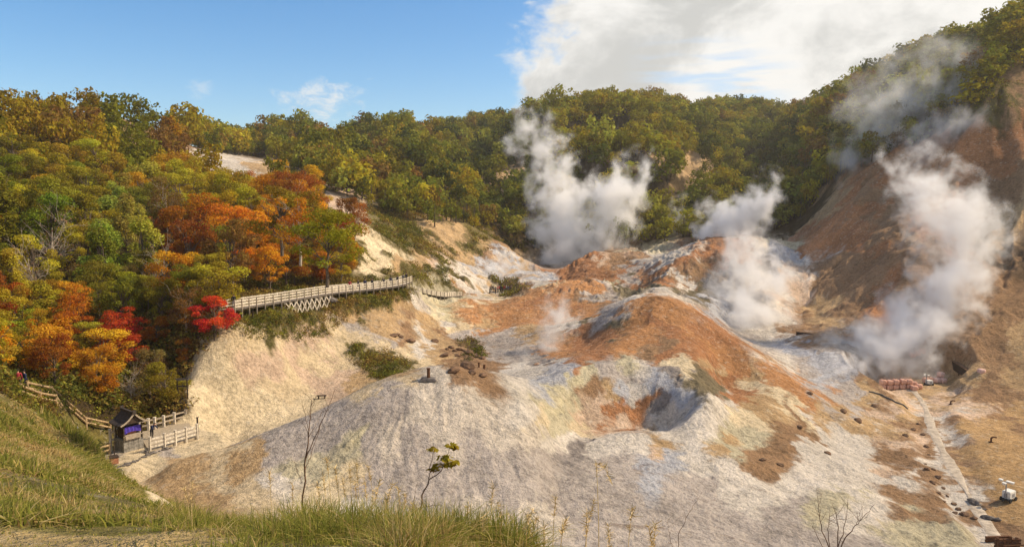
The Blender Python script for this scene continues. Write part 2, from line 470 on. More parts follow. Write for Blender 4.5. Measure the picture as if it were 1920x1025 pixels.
# ------------------------------------------------------------------ benches cut for the walks
DECK = [(426, 580, 83), (447, 577, 85.5), (470, 573.5, 88), (520, 566, 93), (570, 557.5, 98.5), (616, 550, 104), (660, 545.5, 109), (700, 541.5, 113.5), (735, 537, 118), (752, 533, 121.5), (763, 528.5, 125)]
DECK2 = [(780, 545.5, 137), (795, 549.5, 138), (812, 553.5, 139), (830, 556.5, 141), (845, 556, 145), (860, 554.5, 150)]
def bench(line, w, drop, fall, both=False, soft=4.5):
    P3 = np.array([at(*p) for p in line])
    lo, hi = P3[:, :2].min(0) - 9, P3[:, :2].max(0) + 9
    m = (fx > lo[0]) & (fx < hi[0]) & (fy > lo[1]) & (fy < hi[1])
    x, y = fx[m], fy[m]
    best = np.full(x.shape, 1e9); zd = np.zeros(x.shape)
    for k in range(len(P3) - 1):
        a, b = P3[k], P3[k + 1]; d = (b - a)[:2]
        t = np.clip(((x - a[0]) * d[0] + (y - a[1]) * d[1]) / (d @ d), 0, 1)
        q = np.hypot(x - a[0] - t * d[0], y - a[1] - t * d[1])
        u = q < best
        best = np.where(u, q, best); zd = np.where(u, a[2] + (b[2] - a[2]) * t, zd)
    top = zd - drop
    z = zz[m]
    k = 1 - smooth(best, w, w + soft)
    tgt = np.minimum(z, top) if not both else top + 0 * z
    z = z * (1 - k) + tgt * k
    k2 = 1 - smooth(best, w * .8, w + 1.6)   # a narrow shelf where the ground would drop too far below
    low = np.maximum(z, top - fall)
    zz[m] = z * (1 - k2) + low * k2
STREAM = [(1700, 722, 112), (1722, 742, 106), (1736, 765, 99), (1744, 795, 92), (1757, 825, 86), (1776, 860, 79), (1800, 900, 72), (1826, 945, 66.5), (1852, 985, 62), (1882, 1030, 57), (1930, 1090, 51)]
def flats():
    bench(DECK[:4], 1.5, .45, .75)
    bench(DECK[5:], 1.5, .45, .75)
    bench(DECK[3:6], 1.5, .45, 1.7)
    bench(DECK2, 1.2, .35, .5)
    for c, r, z in ((at(300, 838, 64.5), 5.0, -21.8), (at(246, 838, 62.5), 2.6, -21.8), (at(212, 868, 58.5), 1.2, None), (at(1688, 730, 109.5), 6.0, None), (at(1750, 715, 114), 3.2, None), (at(1890, 938, 66.5), 2, None), (at(938, 549, 167), 4, None)):
        d = np.hypot(fx - c[0], fy - c[1]); k = 1 - smooth(d, r, r + 2.5)
        if z is None: z = c[2]
        zz[:] = zz * (1 - k) + z * k

# ------------------------------------------------------------------ what the ground is made of (natural colours, linear)
COL = {
    'c': ((.56, .445, .285), .10), 'k': ((.61, .50, .33), .10), 'w': ((.57, .515, .445), .26), 'g': ((.40, .35, .31), .28),
    'G': ((.26, .23, .21), .5), 'b': ((.40, .40, .42), .28), 'o': ((.40, .20, .085), .11), 'O': ((.34, .16, .073), .18),
    't': ((.42, .285, .15), .22), 'n': ((.27, .165, .09), .42), 'D': ((.10, .068, .042), .8), 's': ((.46, .41, .285), .5),
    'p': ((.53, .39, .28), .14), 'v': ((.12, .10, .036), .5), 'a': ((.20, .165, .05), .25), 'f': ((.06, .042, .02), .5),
    'q': ((.40, .255, .12), .13), 'y': ((.51, .45, .29), .22), 'e': ((.17, .14, .085), .55), 'm': ((.55, .48, .395), .14),
}
CPTS = """
360 820 k;400 740 k;380 660 k;450 640 c;480 680 p;520 700 c;470 760 k;560 740 k;600 700 p;640 690 c;560 650 p;520 640 c;430 620 c;370 720 k;430 800 k;500 790 k;350 780 k
660 668 v;700 685 v;735 700 v;690 672 v;760 700 t;780 680 c;720 650 c;640 640 c;600 625 c;640 720 p;690 720 t;620 660 c;760 720 c;700 740 c
445 596 v;470 600 v;540 592 v;580 585 v;450 612 v;450 600 v;500 610 v;560 600 v;620 575 v;700 560 v;740 550 v;590 625 v;480 630 v;530 625 v;640 570 v;660 580 v;600 600 v;640 600 t;700 595 t;740 580 t;780 600 t;830 570 s;800 560 s;800 580 k;760 562 w;860 590 t;700 620 g;650 620 g;740 640 c;800 630 t;740 625 n;680 640 c;860 620 c;830 640 n;840 605 w;870 660 D;900 680 n;850 690 n;890 700 n;930 690 n;800 655 t;780 645 w;870 640 g;900 630 g;880 600 c;820 660 t;850 670 n;780 560 g;850 580 y
1000 550 o;1050 540 o;1100 535 o;950 570 o;900 590 o;920 610 t;960 600 o;1000 590 o;1060 570 o;1110 560 n;1140 545 g;1165 552 e;1000 620 t;950 640 g;910 650 g;980 660 g;1040 640 n;1080 640 O;1010 670 G;950 670 g;1060 620 w;1120 600 g;1150 590 g;1090 590 o;1080 612 e;1000 690 w;960 700 w;1040 700 b;1070 690 O;1100 660 O;1140 640 O;1040 665 o;930 625 o;1020 570 O;1130 575 g;1180 565 w
1230 565 o;1200 590 o;1260 585 o;1290 600 o;1200 620 o;1230 600 O;1260 620 O;1290 640 O;1250 650 n;1200 650 o;1170 640 o;1330 640 o;1370 670 o;1320 670 O;1350 710 O;1390 740 O;1420 720 k;1440 690 o;1400 690 t;1480 720 o;1520 750 o;1470 750 k;1430 760 t;1560 780 t;1500 770 k;1150 625 e;1400 640 g;1450 670 w;1345 612 O;1500 690 g;1280 665 O;1360 690 O;1540 770 o;1300 690 k;1340 690 t
1060 720 y;1085 708 s;1040 720 b;1100 740 n;1120 700 g;1150 700 g;1180 720 g;1210 700 w;1220 730 b;1250 720 b;1190 690 s;1280 710 G;1320 715 e;1345 740 e;1280 750 b;1250 770 G;1110 760 p;1150 770 O;1200 775 O;1100 790 p;1150 798 p;1080 800 c;1060 780 s;1040 790 s;1020 770 k;1010 740 s;990 760 w;1000 720 w;1050 770 y;1225 760 O;1130 745 t;1160 740 b;1190 750 w;1215 745 w;1180 785 O;1120 785 O
1330 785 w;1300 775 w;1370 770 w;1400 790 k;1350 810 s;1260 800 w;1380 830 s;1430 858 n;1462 872 n;1460 790 n;1430 765 t;1480 800 n;1480 770 n;1450 825 n;1465 840 n;1405 865 n
1520 800 w;1540 830 w;1600 830 w;1640 850 w;1560 860 w;1600 880 w;1500 850 w;1550 900 w;1650 880 p;1700 900 w;1480 900 w;1400 900 w;1700 935 n;1660 930 n;1400 950 w;1500 960 g;1600 970 w;1560 950 s;1700 980 s;1780 1000 s;1600 1010 g;1500 1000 g;1750 1015 s;1580 910 w;1640 900 w;1450 930 w
1000 800 m;1050 830 w;1035 860 g;1060 850 G;1080 850 G;1150 830 w;1200 830 w;1240 830 t;1225 850 p;1270 800 w;1340 830 t;1200 880 b;1220 870 b;1180 890 g;1260 870 b;1300 870 w;1350 880 w;1300 900 g;1100 920 g;1150 940 g;1200 920 b;1250 950 g;1100 970 g;1200 990 g;1300 990 g;1270 985 g;1400 1000 g;1050 930 g;1000 950 m;1350 930 g;1110 850 w;1300 830 w;1150 880 g
810 705 m;850 740 m;760 730 m;720 740 g;700 765 g;750 760 g;800 760 m;900 760 m;650 780 g;600 800 g;560 812 g;900 830 g;850 830 m;800 850 g;950 800 m;980 850 g;700 830 g;750 840 m;650 825 s;640 850 s;660 815 y;560 860 s;540 870 s;600 880 s;520 890 w;640 890 k;700 900 g;760 900 g;850 900 g;920 900 g;800 950 g;900 970 m;950 930 g;1000 900 g;450 850 t;500 830 g;400 865 c;350 870 t;420 890 t;400 910 c;320 900 t;380 930 t;450 920 c;300 940 k;350 965 a;270 880 c;310 870 k;380 852 k;430 845 k;600 930 k;700 950 w;870 780 m;950 870 g
220 860 g;250 870 k;300 855 k;340 840 g;200 850 a;230 890 g;260 900 c;210 835 a
50 800 a;100 900 a;150 830 a;200 940 a;60 950 t;20 900 n;100 860 a;20 840 t;300 960 a;100 990 t;250 1000 t;400 1000 t;550 1000 a;700 1000 a;150 1015 t;20 1010 t;160 800 a;260 940 a;320 1010 t;850 1015 a
1765 800 n;1792 855 n;1818 900 n;1848 950 n;1872 985 n;1690 800 n;1715 850 n;1760 830 w;1745 780 w;1850 985 w;1800 900 w;1780 860 w;1825 940 w;1740 880 n;1780 940 n;1700 800 n;1700 830 p;1660 780 p;1720 760 p;1640 800 t;1600 760 g;1620 740 t;1650 745 n;1580 740 g;1560 720 g;1735 840 n;1680 860 n;1690 780 t
1800 810 q;1850 830 q;1900 850 q;1860 780 q;1880 900 q;1900 960 q;1800 770 p;1790 740 t;1850 750 n;1900 790 n;1830 880 q;1900 1010 n;1870 940 q;1920 880 q
1540 670 b;1500 660 b;1580 690 b;1610 700 n;1560 650 G;1530 700 b
1850 650 n;1900 600 n;1880 500 n;1850 550 n;1900 680 t;1870 720 n;1800 640 n;1900 640 t;1700 560 n;1650 560 O;1600 550 n;1700 480 n;1600 500 n;1650 420 n;1600 450 O;1550 440 O;1500 470 O;1545 400 t;1600 380 O;1700 330 O;1650 370 n;1800 330 O;1850 300 O;1900 250 O;1880 350 n;1900 430 t;1750 300 O;1820 260 O;1900 180 n;1900 400 t;1830 420 D;1890 470 D;1600 600 n;1550 590 t;1520 610 n;1560 540 n;1500 540 p;1760 430 O;1790 520 n
1400 470 w;1350 540 G;1300 545 e;1280 530 w;1250 547 w;1340 580 b;1400 590 w;1380 600 w;1450 600 w;1440 560 w;1480 480 b;1450 500 b;1500 490 w;1460 455 s;1380 455 O;1400 520 G;1420 620 w
1330 470 O;1300 490 O;1270 500 O;1240 520 O;1300 520 n;1260 535 n;1360 490 O
1130 480 O;1100 500 O;1160 490 o;1180 480 n;1070 515 O;1140 510 O;1180 510 O;1100 480 g;1200 490 g;1220 480 w;1260 476 w;1210 510 g;1230 475 s;1200 535 e;1160 530 s;1145 480 p
940 510 w;920 500 b;960 500 b;1000 520 b;1010 530 w;980 530 n;960 540 D;1010 545 s;900 545 s;880 550 w;930 560 k;880 520 w;840 520 w;830 510 p;870 530 w;900 530 t
690 440 k;720 470 k;700 490 k;760 500 t;800 500 t;740 480 k;820 500 p;860 540 o;780 520 v;820 535 v;740 505 v;650 490 v
720 430 v;760 450 v;800 470 v;830 485 v;770 440 v;850 445 t;860 470 t;880 460 v;890 480 t;960 480 t;930 470 n;975 500 t;920 460 v;850 500 v
300 300 n;290 290 t;410 305 w;450 310 w;500 315 t;610 380 p;625 390 p;580 350 f;340 300 n
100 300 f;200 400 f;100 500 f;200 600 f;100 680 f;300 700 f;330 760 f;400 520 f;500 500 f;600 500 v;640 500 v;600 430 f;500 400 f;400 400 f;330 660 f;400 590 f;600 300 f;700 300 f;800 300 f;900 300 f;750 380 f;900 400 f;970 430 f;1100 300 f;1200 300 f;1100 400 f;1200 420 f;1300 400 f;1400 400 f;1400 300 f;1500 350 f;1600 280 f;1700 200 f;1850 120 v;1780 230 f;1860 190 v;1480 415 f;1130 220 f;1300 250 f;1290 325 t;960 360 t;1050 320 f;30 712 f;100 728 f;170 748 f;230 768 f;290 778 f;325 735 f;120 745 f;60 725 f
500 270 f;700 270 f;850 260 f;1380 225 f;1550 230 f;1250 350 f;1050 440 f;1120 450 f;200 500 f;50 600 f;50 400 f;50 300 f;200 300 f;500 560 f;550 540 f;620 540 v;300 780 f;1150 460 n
"""
flats()
cp = []
Surf.Z = Z1
for line in CPTS.replace('\n', ';').split(';'):
    f_ = line.split()
    if len(f_) == 3:
        h_ = hit(float(f_[0]), float(f_[1]))
        if h_ is not None:
            (c_, ro_) = COL[f_[2]]
            rr_ = math.hypot(h_[0], h_[1])
            cp.append((math.atan2(h_[0], h_[1]) * 40, math.log(rr_) * 6, *c_, ro_, h_[2] / rr_ * 40))
cp = np.array(cp, np.float32)

# slope field, used to draw rills down the fall line
def grad_xy(Z):
    dr = np.gradient(Z, RR, axis=1)
    da = np.gradient(Z, AZ, axis=0) / GR
    sa, ca = np.sin(GA), np.cos(GA)
    return dr * sa + da * ca, dr * ca - da * sa
medium = (fbm(GX / 9, GY / 9, 3, 3) - .5) * 1.6
gx, gy = grad_xy(Z1 + medium * np.clip(GR / 60, 0, 1))
gl = np.hypot(gx, gy) + 1e-6
ux, uy = gx / gl, gy / gl

def lic(scale, seed, steps=9, aspect=1.0):
    """Noise smeared along the fall line: rain-cut rills."""
    acc = np.zeros(fx.shape, np.float64)
    lx, ly = fx[::2, ::2], fy[::2, ::2]
    acc = vnoise(lx / scale, ly / scale, seed)
    for sgn in (1, -1):
        x, y = lx.copy(), ly.copy()
        for k in range(steps):
            vx, vy = bil(ux, x, y), bil(uy, x, y)
            x += vx * scale * .9 * sgn; y += vy * scale * .9 * sgn
            acc += vnoise(x / scale, y / scale, seed)
    acc /= 2 * steps + 1
    acc = (acc - acc.mean()) / (acc.std() + 1e-6)
    full = np.empty(fx.shape)
    # bilinear back to full resolution
    full[::2, ::2] = acc
    a1 = np.vstack([acc[1:], acc[-1:]])
    full[1::2, ::2] = ((acc + a1) * .5)[:full[1::2, ::2].shape[0]]
    e = full[:, ::2]
    e1 = np.hstack([e[:, 1:], e[:, -1:]])
    full[:, 1::2] = ((e + e1) * .5)[:, :full[:, 1::2].shape[1]]
    return full
L1 = lic(.42, 11)
L2 = lic(1.3, 23)
L3 = lic(4.0, 37, 7)
far = smooth(fr, 70, 130)
LIC = L1 * (1 - far) * .8 + L2 * (.14 + .86 * far)
steep = smooth(gl[IA0:IA1, IR0:IR1], .08, .45)

# colour and roughness of every ground vertex
wa = (fbm(fx / 8, fy / 8, 7, 51, .62) - .5); wb = (fbm(fx / 8, fy / 8, 7, 77, .62) - .5)
wc = (fbm(fx / 1.6, fy / 1.6, 3, 91) - .5); wd_ = (fbm(fx / .55, fy / .55, 2, 92) - .5)
qa = (np.arctan2(fx, fy) * 40 + wa * 4.2 + wc * .5 + wd_ * .5 + L2 * .13 * far + L2 * .05 + L1 * .05).astype(np.float32)
qb = (np.log(fr) * 6).astype(np.float32)
qc = (zz / fr * 40 + wb * 3.6 + wc * .4 + wd_ * .4 + L2 * .08 * far + L2 * .03).astype(np.float32)
acc = np.zeros(fx.shape + (4,), np.float32); wt = np.zeros(fx.shape, np.float32)
for c_ in cp:
    d2 = (qa - c_[0]) ** 2 + (qb - c_[1]) ** 2 + (qc - c_[6]) ** 2 + .02
    w_ = 1 / (d2 * d2 * d2 * np.sqrt(d2))
    wt += w_
    for k in range(4):
        acc[..., k] += w_ * c_[2 + k]
acc /= wt[..., None]
ROUGH = acc[..., 3].astype(float)
RGB = acc[..., :3].astype(float)

# displacement
lump = fbm(fx / 3.2, fy / 3.2, 4, 5, .5, True) - .6
lump2 = fbm(fx / 1.1, fy / 1.1, 3, 15, .55, True) - .6
big = fbm(fx / 14, fy / 14, 3, 8) - .5
amp = np.clip((fr - 14) / 20, 0, 1)
zz += amp * (big * .8 * (.4 + ROUGH) + np.clip(L3, -1.7, 1.7) * (.03 + .22 * far + .65 * smooth(fr, 125, 165)) * steep * (.5 + ROUGH) + lump * 1.5 * ROUGH * ROUGH * 2 + lump2 * .45 * ROUGH + LIC * .036 * (.35 + steep) * (1 + .5 * far))
# broad mottling; far off the colour also follows the coarse rills, darker in troughs
w1 = fbm(fx / 4.5, fy / 4.5, 5, 61)
RGB *= np.clip(1 + .30 * (w1 - .5) + .11 * L3 * far, .5, 1.6)[..., None]
bench(STREAM, 1.2, 0, 0, True, 2.2)
Surf.Z = Z1

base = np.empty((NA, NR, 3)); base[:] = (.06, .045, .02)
near = GR < 20
base[near] = (.17, .14, .055)
base[IA0:IA1, IR0:IR1] = RGB
# the knoll under the camera: sandy earth with thin turf
ns = fbm(GX[:, :IR0 + 1] / 1.3, GY[:, :IR0 + 1] / 1.3, 4, 33)
t_ = smooth(ns, .42, .6)[..., None]
kn = np.array((.36, .27, .13)) * t_ + np.array((.15, .13, .045)) * (1 - t_)
bl = smooth(GR[:, :IR0 + 30], 10, 15)[..., None]
ns2 = fbm(GX[:, :IR0 + 30] / 1.3, GY[:, :IR0 + 30] / 1.3, 4, 33)
t2 = smooth(ns2, .42, .6)[..., None]
kn2 = np.array((.36, .27, .13)) * t2 + np.array((.15, .13, .045)) * (1 - t2)
base[:, :IR0 + 30] = kn2 * (1 - bl) + base[:, :IR0 + 30] * bl
Z1[:, :IR0 + 40] += ((fbm(GX[:, :IR0 + 40] / .9, GY[:, :IR0 + 40] / .9, 4, 71) - .5) * .16) * smooth(GR[:, :IR0 + 40], 0, 3)
STREAK = np.zeros((NA, NR)); STREAK[IA0:IA1, IR0:IR1] = LIC
RGHF = np.full((NA, NR), .3); RGHF[IA0:IA1, IR0:IR1] = ROUGH

# ------------------------------------------------------------------ node helpers
class NT:
    def __init__(self, name):
        self.m = bpy.data.materials.new(name); self.m.use_nodes = True
        self.t = self.m.node_tree; self.t.nodes.clear()
        self.out = self.t.nodes.new('ShaderNodeOutputMaterial')
    def n(self, typ, **kw):
        nd = self.t.nodes.new(typ)
        for k, v in kw.items():
            setattr(nd, k, v)
        return nd
    def l(self, a, b):
        self.t.links.new(a, b)
    def set(self, inp, v):
        if hasattr(v, 'is_linked') or isinstance(v, bpy.types.NodeSocket):
            self.l(v, inp)
        else:
            inp.default_value = v
    def math(self, op, *a):
        nd = self.n('ShaderNodeMath', operation=op)
        for i, v in enumerate(a):
            self.set(nd.inputs[i], v)
        return nd.outputs[0]
    def noise(self, vec, scale, detail=4, rough=.55, dist=0.0):
        nd = self.n('ShaderNodeTexNoise')
        self.l(vec, nd.inputs['Vector'])
        nd.inputs['Scale'].default_value = scale; nd.inputs['Detail'].default_value = detail
        nd.inputs['Roughness'].default_value = rough; nd.inputs['Distortion'].default_value = dist
        return nd.outputs['Fac']
    def ramp(self, v, a, b, lo=0.0, hi=1.0):
        nd = self.n('ShaderNodeMapRange', interpolation_type='SMOOTHSTEP')
        self.l(v, nd.inputs['Value'])
        nd.inputs['From Min'].default_value = a; nd.inputs['From Max'].default_value = b
        nd.inputs['To Min'].default_value = lo; nd.inputs['To Max'].default_value = hi
        return nd.outputs['Result']
    def mix(self, f, a, b, mode='MIX'):
        nd = self.n('ShaderNodeMix', data_type='RGBA', blend_type=mode)
        self.set(nd.inputs[0], f); self.set(nd.inputs[6], a); self.set(nd.inputs[7], b)
        return nd.outputs[2]
    def attr(self, name, typ='GEOMETRY'):
        return self.n('ShaderNodeAttribute', attribute_name=name, attribute_type=typ)
    def coord(self, which='Object'):
        return self.n('ShaderNodeTexCoord').outputs[which]
    def bsdf(self, col, rough=.9, spec=.2, normal=None, metal=0.0):
        b = self.n('ShaderNodeBsdfPrincipled')
        self.set(b.inputs['Base Color'], col); self.set(b.inputs['Roughness'], rough)
        b.inputs['Specular IOR Level'].default_value = spec; b.inputs['Metallic'].default_value = metal
        if normal is not None:
            self.l(normal, b.inputs['Normal'])
        self.l(b.outputs[0], self.out.inputs['Surface'])
        return b
    def bump(self, h, strength, dist):
        b = self.n('ShaderNodeBump')
        b.inputs['Strength'].default_value = strength; b.inputs['Distance'].default_value = dist
        self.l(h, b.inputs['Height'])
        return b.outputs[0]

def mat_terrain():
    T = NT('mineral_ground')
    co = T.coord()
    col = T.attr('col').outputs['Color']
    st = T.attr('streak').outputs['Fac']; rg = T.attr('rgh').outputs['Fac']
    n1 = T.noise(co, .55, 6, .62, .3); n2 = T.noise(co, 2.6, 5, .6); n3 = T.noise(co, 9.0, 3, .6)
    # mottling of the minerals, washed streaks, dark grit
    fine = T.noise(co, 6.5, 4, .75)
    f = T.math('ADD', T.math('MULTIPLY', T.math('SUBTRACT', n1, .5), 1.2), T.math('MULTIPLY', T.math('SUBTRACT', n2, .5), 1.5))
    f = T.math('ADD', f, T.math('MULTIPLY', T.math('SUBTRACT', fine, .5), 1.3))
    f = T.math('ADD', f, T.math('MULTIPLY', st, .05))
    f = T.math('MAXIMUM', T.math('ADD', 1.0, f), .35)
    c = T.n('ShaderNodeVectorMath', operation='SCALE'); T.l(col, c.inputs[0]); T.l(f, c.inputs['Scale'])
    grit = T.math('MULTIPLY', T.ramp(n2, .56, .70), T.math('MULTIPLY', T.ramp(n1, .45, .62), T.ramp(rg, .12, .6, .12, .8)))
    c2 = T.mix(grit, c.outputs[0], (.085, .062, .04, 1))
    crack = T.ramp(T.math('ADD', st, T.math('MULTIPLY', T.math('SUBTRACT', n2, .5), 5.0)), 1.5, 2.6, 0, .55)
    c2 = T.mix(crack, c2, (.15, .105, .075, 1))
    fl = T.math('MULTIPLY', T.ramp(fine, .57, .72), T.ramp(rg, .05, .5, .30, .75))
    c2 = T.mix(fl, c2, (.13, .10, .075, 1))
    pale = T.math('MULTIPLY', T.ramp(T.noise(co, 1.3, 6, .7, .6), .54, .68), .42)
    c3 = T.mix(pale, c2, (.58, .52, .42, 1))
    c3 = T.mix(T.ramp(rg, .30, .46, 1, 0), c2, c3)
    h = T.math('ADD', T.math('MULTIPLY', n2, .55), T.math('MULTIPLY', n3, .22))
    h = T.math('ADD', h, T.math('MULTIPLY', T.noise(co, 1.0, 3, .5, .2), .8))
    h = T.math('ADD', h, T.math('MULTIPLY', fine, .35))
    nb = T.bump(h, 1.0, .5)
    T.bsdf(c3, .95, .12, nb)
    return T.m

def build_terrain():
    V = np.stack([GX, GY, Surf.Z], -1).reshape(-1, 3)
    idx = np.arange(NA * NR).reshape(NA, NR)
    nxt = np.roll(idx, -1, axis=0)
    q = np.stack([idx[:, :-1], idx[:, 1:], nxt[:, 1:], nxt[:, :-1]], -1).reshape(-1, 4)
    V = np.vstack([V, [[0, 0, float(Surf.Z[:, 0].mean())]]])
    fan = np.stack([idx[:, 0], nxt[:, 0], np.full(NA, NA * NR)], -1)
    loops = np.concatenate([q.ravel(), fan.ravel()])
    starts = np.concatenate([np.arange(0, q.size, 4), q.size + np.arange(0, fan.size, 3)])
    me = bpy.data.meshes.new('terrain')
    me.vertices.add(len(V)); me.vertices.foreach_set('co', V.astype(np.float32).ravel())
    me.loops.add(len(loops)); me.loops.foreach_set('vertex_index', loops.astype(np.int32))
    me.polygons.add(len(starts)); me.polygons.foreach_set('loop_start', starts.astype(np.int32))
    me.update(calc_edges=True)
    me.polygons.foreach_set('use_smooth', np.ones(len(starts), bool))
    ca = me.attributes.new('col', 'FLOAT_COLOR', 'POINT')
    cc = np.ones((len(V), 4), np.float32); cc[:-1, :3] = base.reshape(-1, 3); cc[-1, :3] = (.2, .16, .07)
    ca.data.foreach_set('color', cc.ravel())
    for nm, F in (('streak', STREAK), ('rgh', RGHF)):
        a = me.attributes.new(nm, 'FLOAT', 'POINT')
        a.data.foreach_set('value', np.append(F.ravel(), 0.0).astype(np.float32))
    o = bpy.data.objects.new('terrain', me); C.objects.link(o); o['kind'] = 'structure'
    o['label'] = 'mineral crusted volcanic valley floor with wooded hills'
    me.materials.append(mat_terrain())
    return o
terrain = build_terrain()
# ------------------------------------------------------------------ object helpers
def tag(o, label=None, cat=None, group=None, kind=None):
    if label: o['label'] = label
    if cat: o['category'] = cat
    if group: o['group'] = group
    if kind: o['kind'] = kind
    return o

def empty(name, loc, rz=0.0):
    o = bpy.data.objects.new(name, None); C.objects.link(o)
    o.empty_display_size = .3
    o.location = [float(v) for v in loc]; o.rotation_euler = (0, 0, rz)
    return o

def link_mesh(name, me, parent=None, loc=None):
    o = bpy.data.objects.new(name, me); C.objects.link(o)
    if parent is not None: o.parent = parent
    if loc is not None: o.location = [float(v) for v in loc]
    return o

def np_mesh(name, V, F, mats=(), face_attr=None, midx=None, smooth_=False):
    """V (n,3), F (m,k) with constant k."""
    me = bpy.data.meshes.new(name)
    V = np.asarray(V, np.float32); F = np.asarray(F, np.int32)
    me.vertices.add(len(V)); me.vertices.foreach_set('co', V.ravel())
    me.loops.add(F.size); me.loops.foreach_set('vertex_index', F.ravel())
    me.polygons.add(len(F)); me.polygons.foreach_set('loop_start', np.arange(0, F.size, F.shape[1], dtype=np.int32))
    for m in mats: me.materials.append(m)
    if midx is not None: me.polygons.foreach_set('material_index', np.asarray(midx, np.int32))
    me.update(calc_edges=True)
    me.polygons.foreach_set('use_smooth', np.full(len(F), smooth_, bool))
    for nm, vals in (face_attr or {}).items():
        vals = np.asarray(vals, np.float32)
        if vals.ndim == 1:
            a = me.attributes.new(nm, 'FLOAT', 'FACE'); a.data.foreach_set('value', vals)
        else:
            a = me.attributes.new(nm, 'FLOAT_COLOR', 'FACE')
            cc = np.ones((len(vals), 4), np.float32); cc[:, :3] = vals; a.data.foreach_set('color', cc.ravel())
    return me

def tube(P, rad, sides=6):
    """Tapered tube along points P with radii rad -> verts, quads (open ends capped by a tiny ring)."""
    P = np.asarray(P, float); n = len(P)
    T = np.gradient(P, axis=0); T /= np.linalg.norm(T, axis=1)[:, None] + 1e-9
    up = np.array([0, 0, 1.0]) if abs(T[0][2]) < .9 else np.array([1.0, 0, 0])
    V = []
    A = np.cross(T[0], up); A /= np.linalg.norm(A)
    ang = np.arange(sides) * 2 * np.pi / sides
    for i in range(n):
        A = A - T[i] * (A @ T[i]); A /= np.linalg.norm(A) + 1e-9
        B = np.cross(T[i], A)
        V.append(P[i] + rad[i] * (np.cos(ang)[:, None] * A + np.sin(ang)[:, None] * B))
    V = np.concatenate(V)
    F = []
    for i in range(n - 1):
        for k in range(sides):
            F.append((i * sides + k, i * sides + (k + 1) % sides, (i + 1) * sides + (k + 1) % sides, (i + 1) * sides + k))
    return V, np.array(F)

class Geo:
    """Collects quads."""
    def __init__(self): self.V = []; self.F = []; self.n = 0; self.mi = []
    def add(self, V, F, mi=0):
        self.V.append(np.asarray(V, float)); self.F.append(np.asarray(F) + self.n); self.n += len(V); self.mi += [mi] * len(F)
    def tube(self, P, r, s=6, mi=0): self.add(*tube(P, r, s), mi)
    def box(self, c, size, rz=0.0, mi=0, taper=1.0):
        sx, sy, sz = [v / 2 for v in size]
        v = np.array([(x * (taper if z > 0 else 1), y * (taper if z > 0 else 1), z) for z in (-sz, sz) for x, y in ((-sx, -sy), (sx, -sy), (sx, sy), (-sx, sy))])
        cz, s = math.cos(rz), math.sin(rz)
        v = np.stack([v[:, 0] * cz - v[:, 1] * s, v[:, 0] * s + v[:, 1] * cz, v[:, 2]], -1) + np.array(c)
        self.add(v, [(3, 2, 1, 0), (4, 5, 6, 7), (0, 1, 5, 4), (1, 2, 6, 5), (2, 3, 7, 6), (3, 0, 4, 7)], mi)
    def beam(self, a, b, w, h, mi=0):
        """Rectangular bar from a to b, w wide (horizontal), h high."""
        a, b = np.array(a, float), np.array(b, float)
        d = b - a; d /= np.linalg.norm(d)
        up = np.array([0, 0, 1.0]) if abs(d[2]) < .95 else np.array([0, 1.0, 0])
        sx = np.cross(d, up); sx /= np.linalg.norm(sx); sy = np.cross(sx, d)
        q = [(-1, -1), (1, -1), (1, 1), (-1, 1)]
        v = np.array([p + sx * i * w / 2 + sy * j * h / 2 for p in (a, b) for i, j in q])
        self.add(v, [(3, 2, 1, 0), (4, 5, 6, 7), (0, 1, 5, 4), (1, 2, 6, 5), (2, 3, 7, 6), (3, 0, 4, 7)], mi)
    def mesh(self, name, mats, smooth_=False):
        return np_mesh(name, np.concatenate(self.V), np.concatenate(self.F), mats, None, self.mi, smooth_)
    def build(self, name, mats, parent=None, loc=None, smooth_=False):
        return link_mesh(name, self.mesh(name, mats if isinstance(mats, (list, tuple)) else [mats], smooth_), parent, loc)

# ------------------------------------------------------------------ materials for plants
def mat_leaf(name, source):
    T = NT(name)
    if source == 'object':
        base = T.n('ShaderNodeObjectInfo').outputs['Color']
    else:
        base = T.attr('tint').outputs['Color']
    lv = T.attr('lv').outputs['Fac']
    h = T.n('ShaderNodeHueSaturation')
    T.l(base, h.inputs['Color'])
    T.l(T.math('ADD', .468, T.math('MULTIPLY', lv, .070)), h.inputs['Hue'])
    T.l(T.math('ADD', .62, T.math('MULTIPLY', lv, .80)), h.inputs['Value'])
    h.inputs['Saturation'].default_value = 1.0
    d = T.n('ShaderNodeBsdfDiffuse'); T.l(h.outputs[0], d.inputs['Color'])
    tr = T.n('ShaderNodeBsdfTranslucent')
    sc = T.n('ShaderNodeVectorMath', operation='MULTIPLY'); T.l(h.outputs[0], sc.inputs[0]); sc.inputs[1].default_value = (1.25, 1.2, .7)
    T.l(sc.outputs[0], tr.inputs['Color'])
    mx = T.n('ShaderNodeMixShader'); mx.inputs[0].default_value = .36
    T.l(d.outputs[0], mx.inputs[1]); T.l(tr.outputs[0], mx.inputs[2]); T.l(mx.outputs[0], T.out.inputs['Surface'])
    return T.m

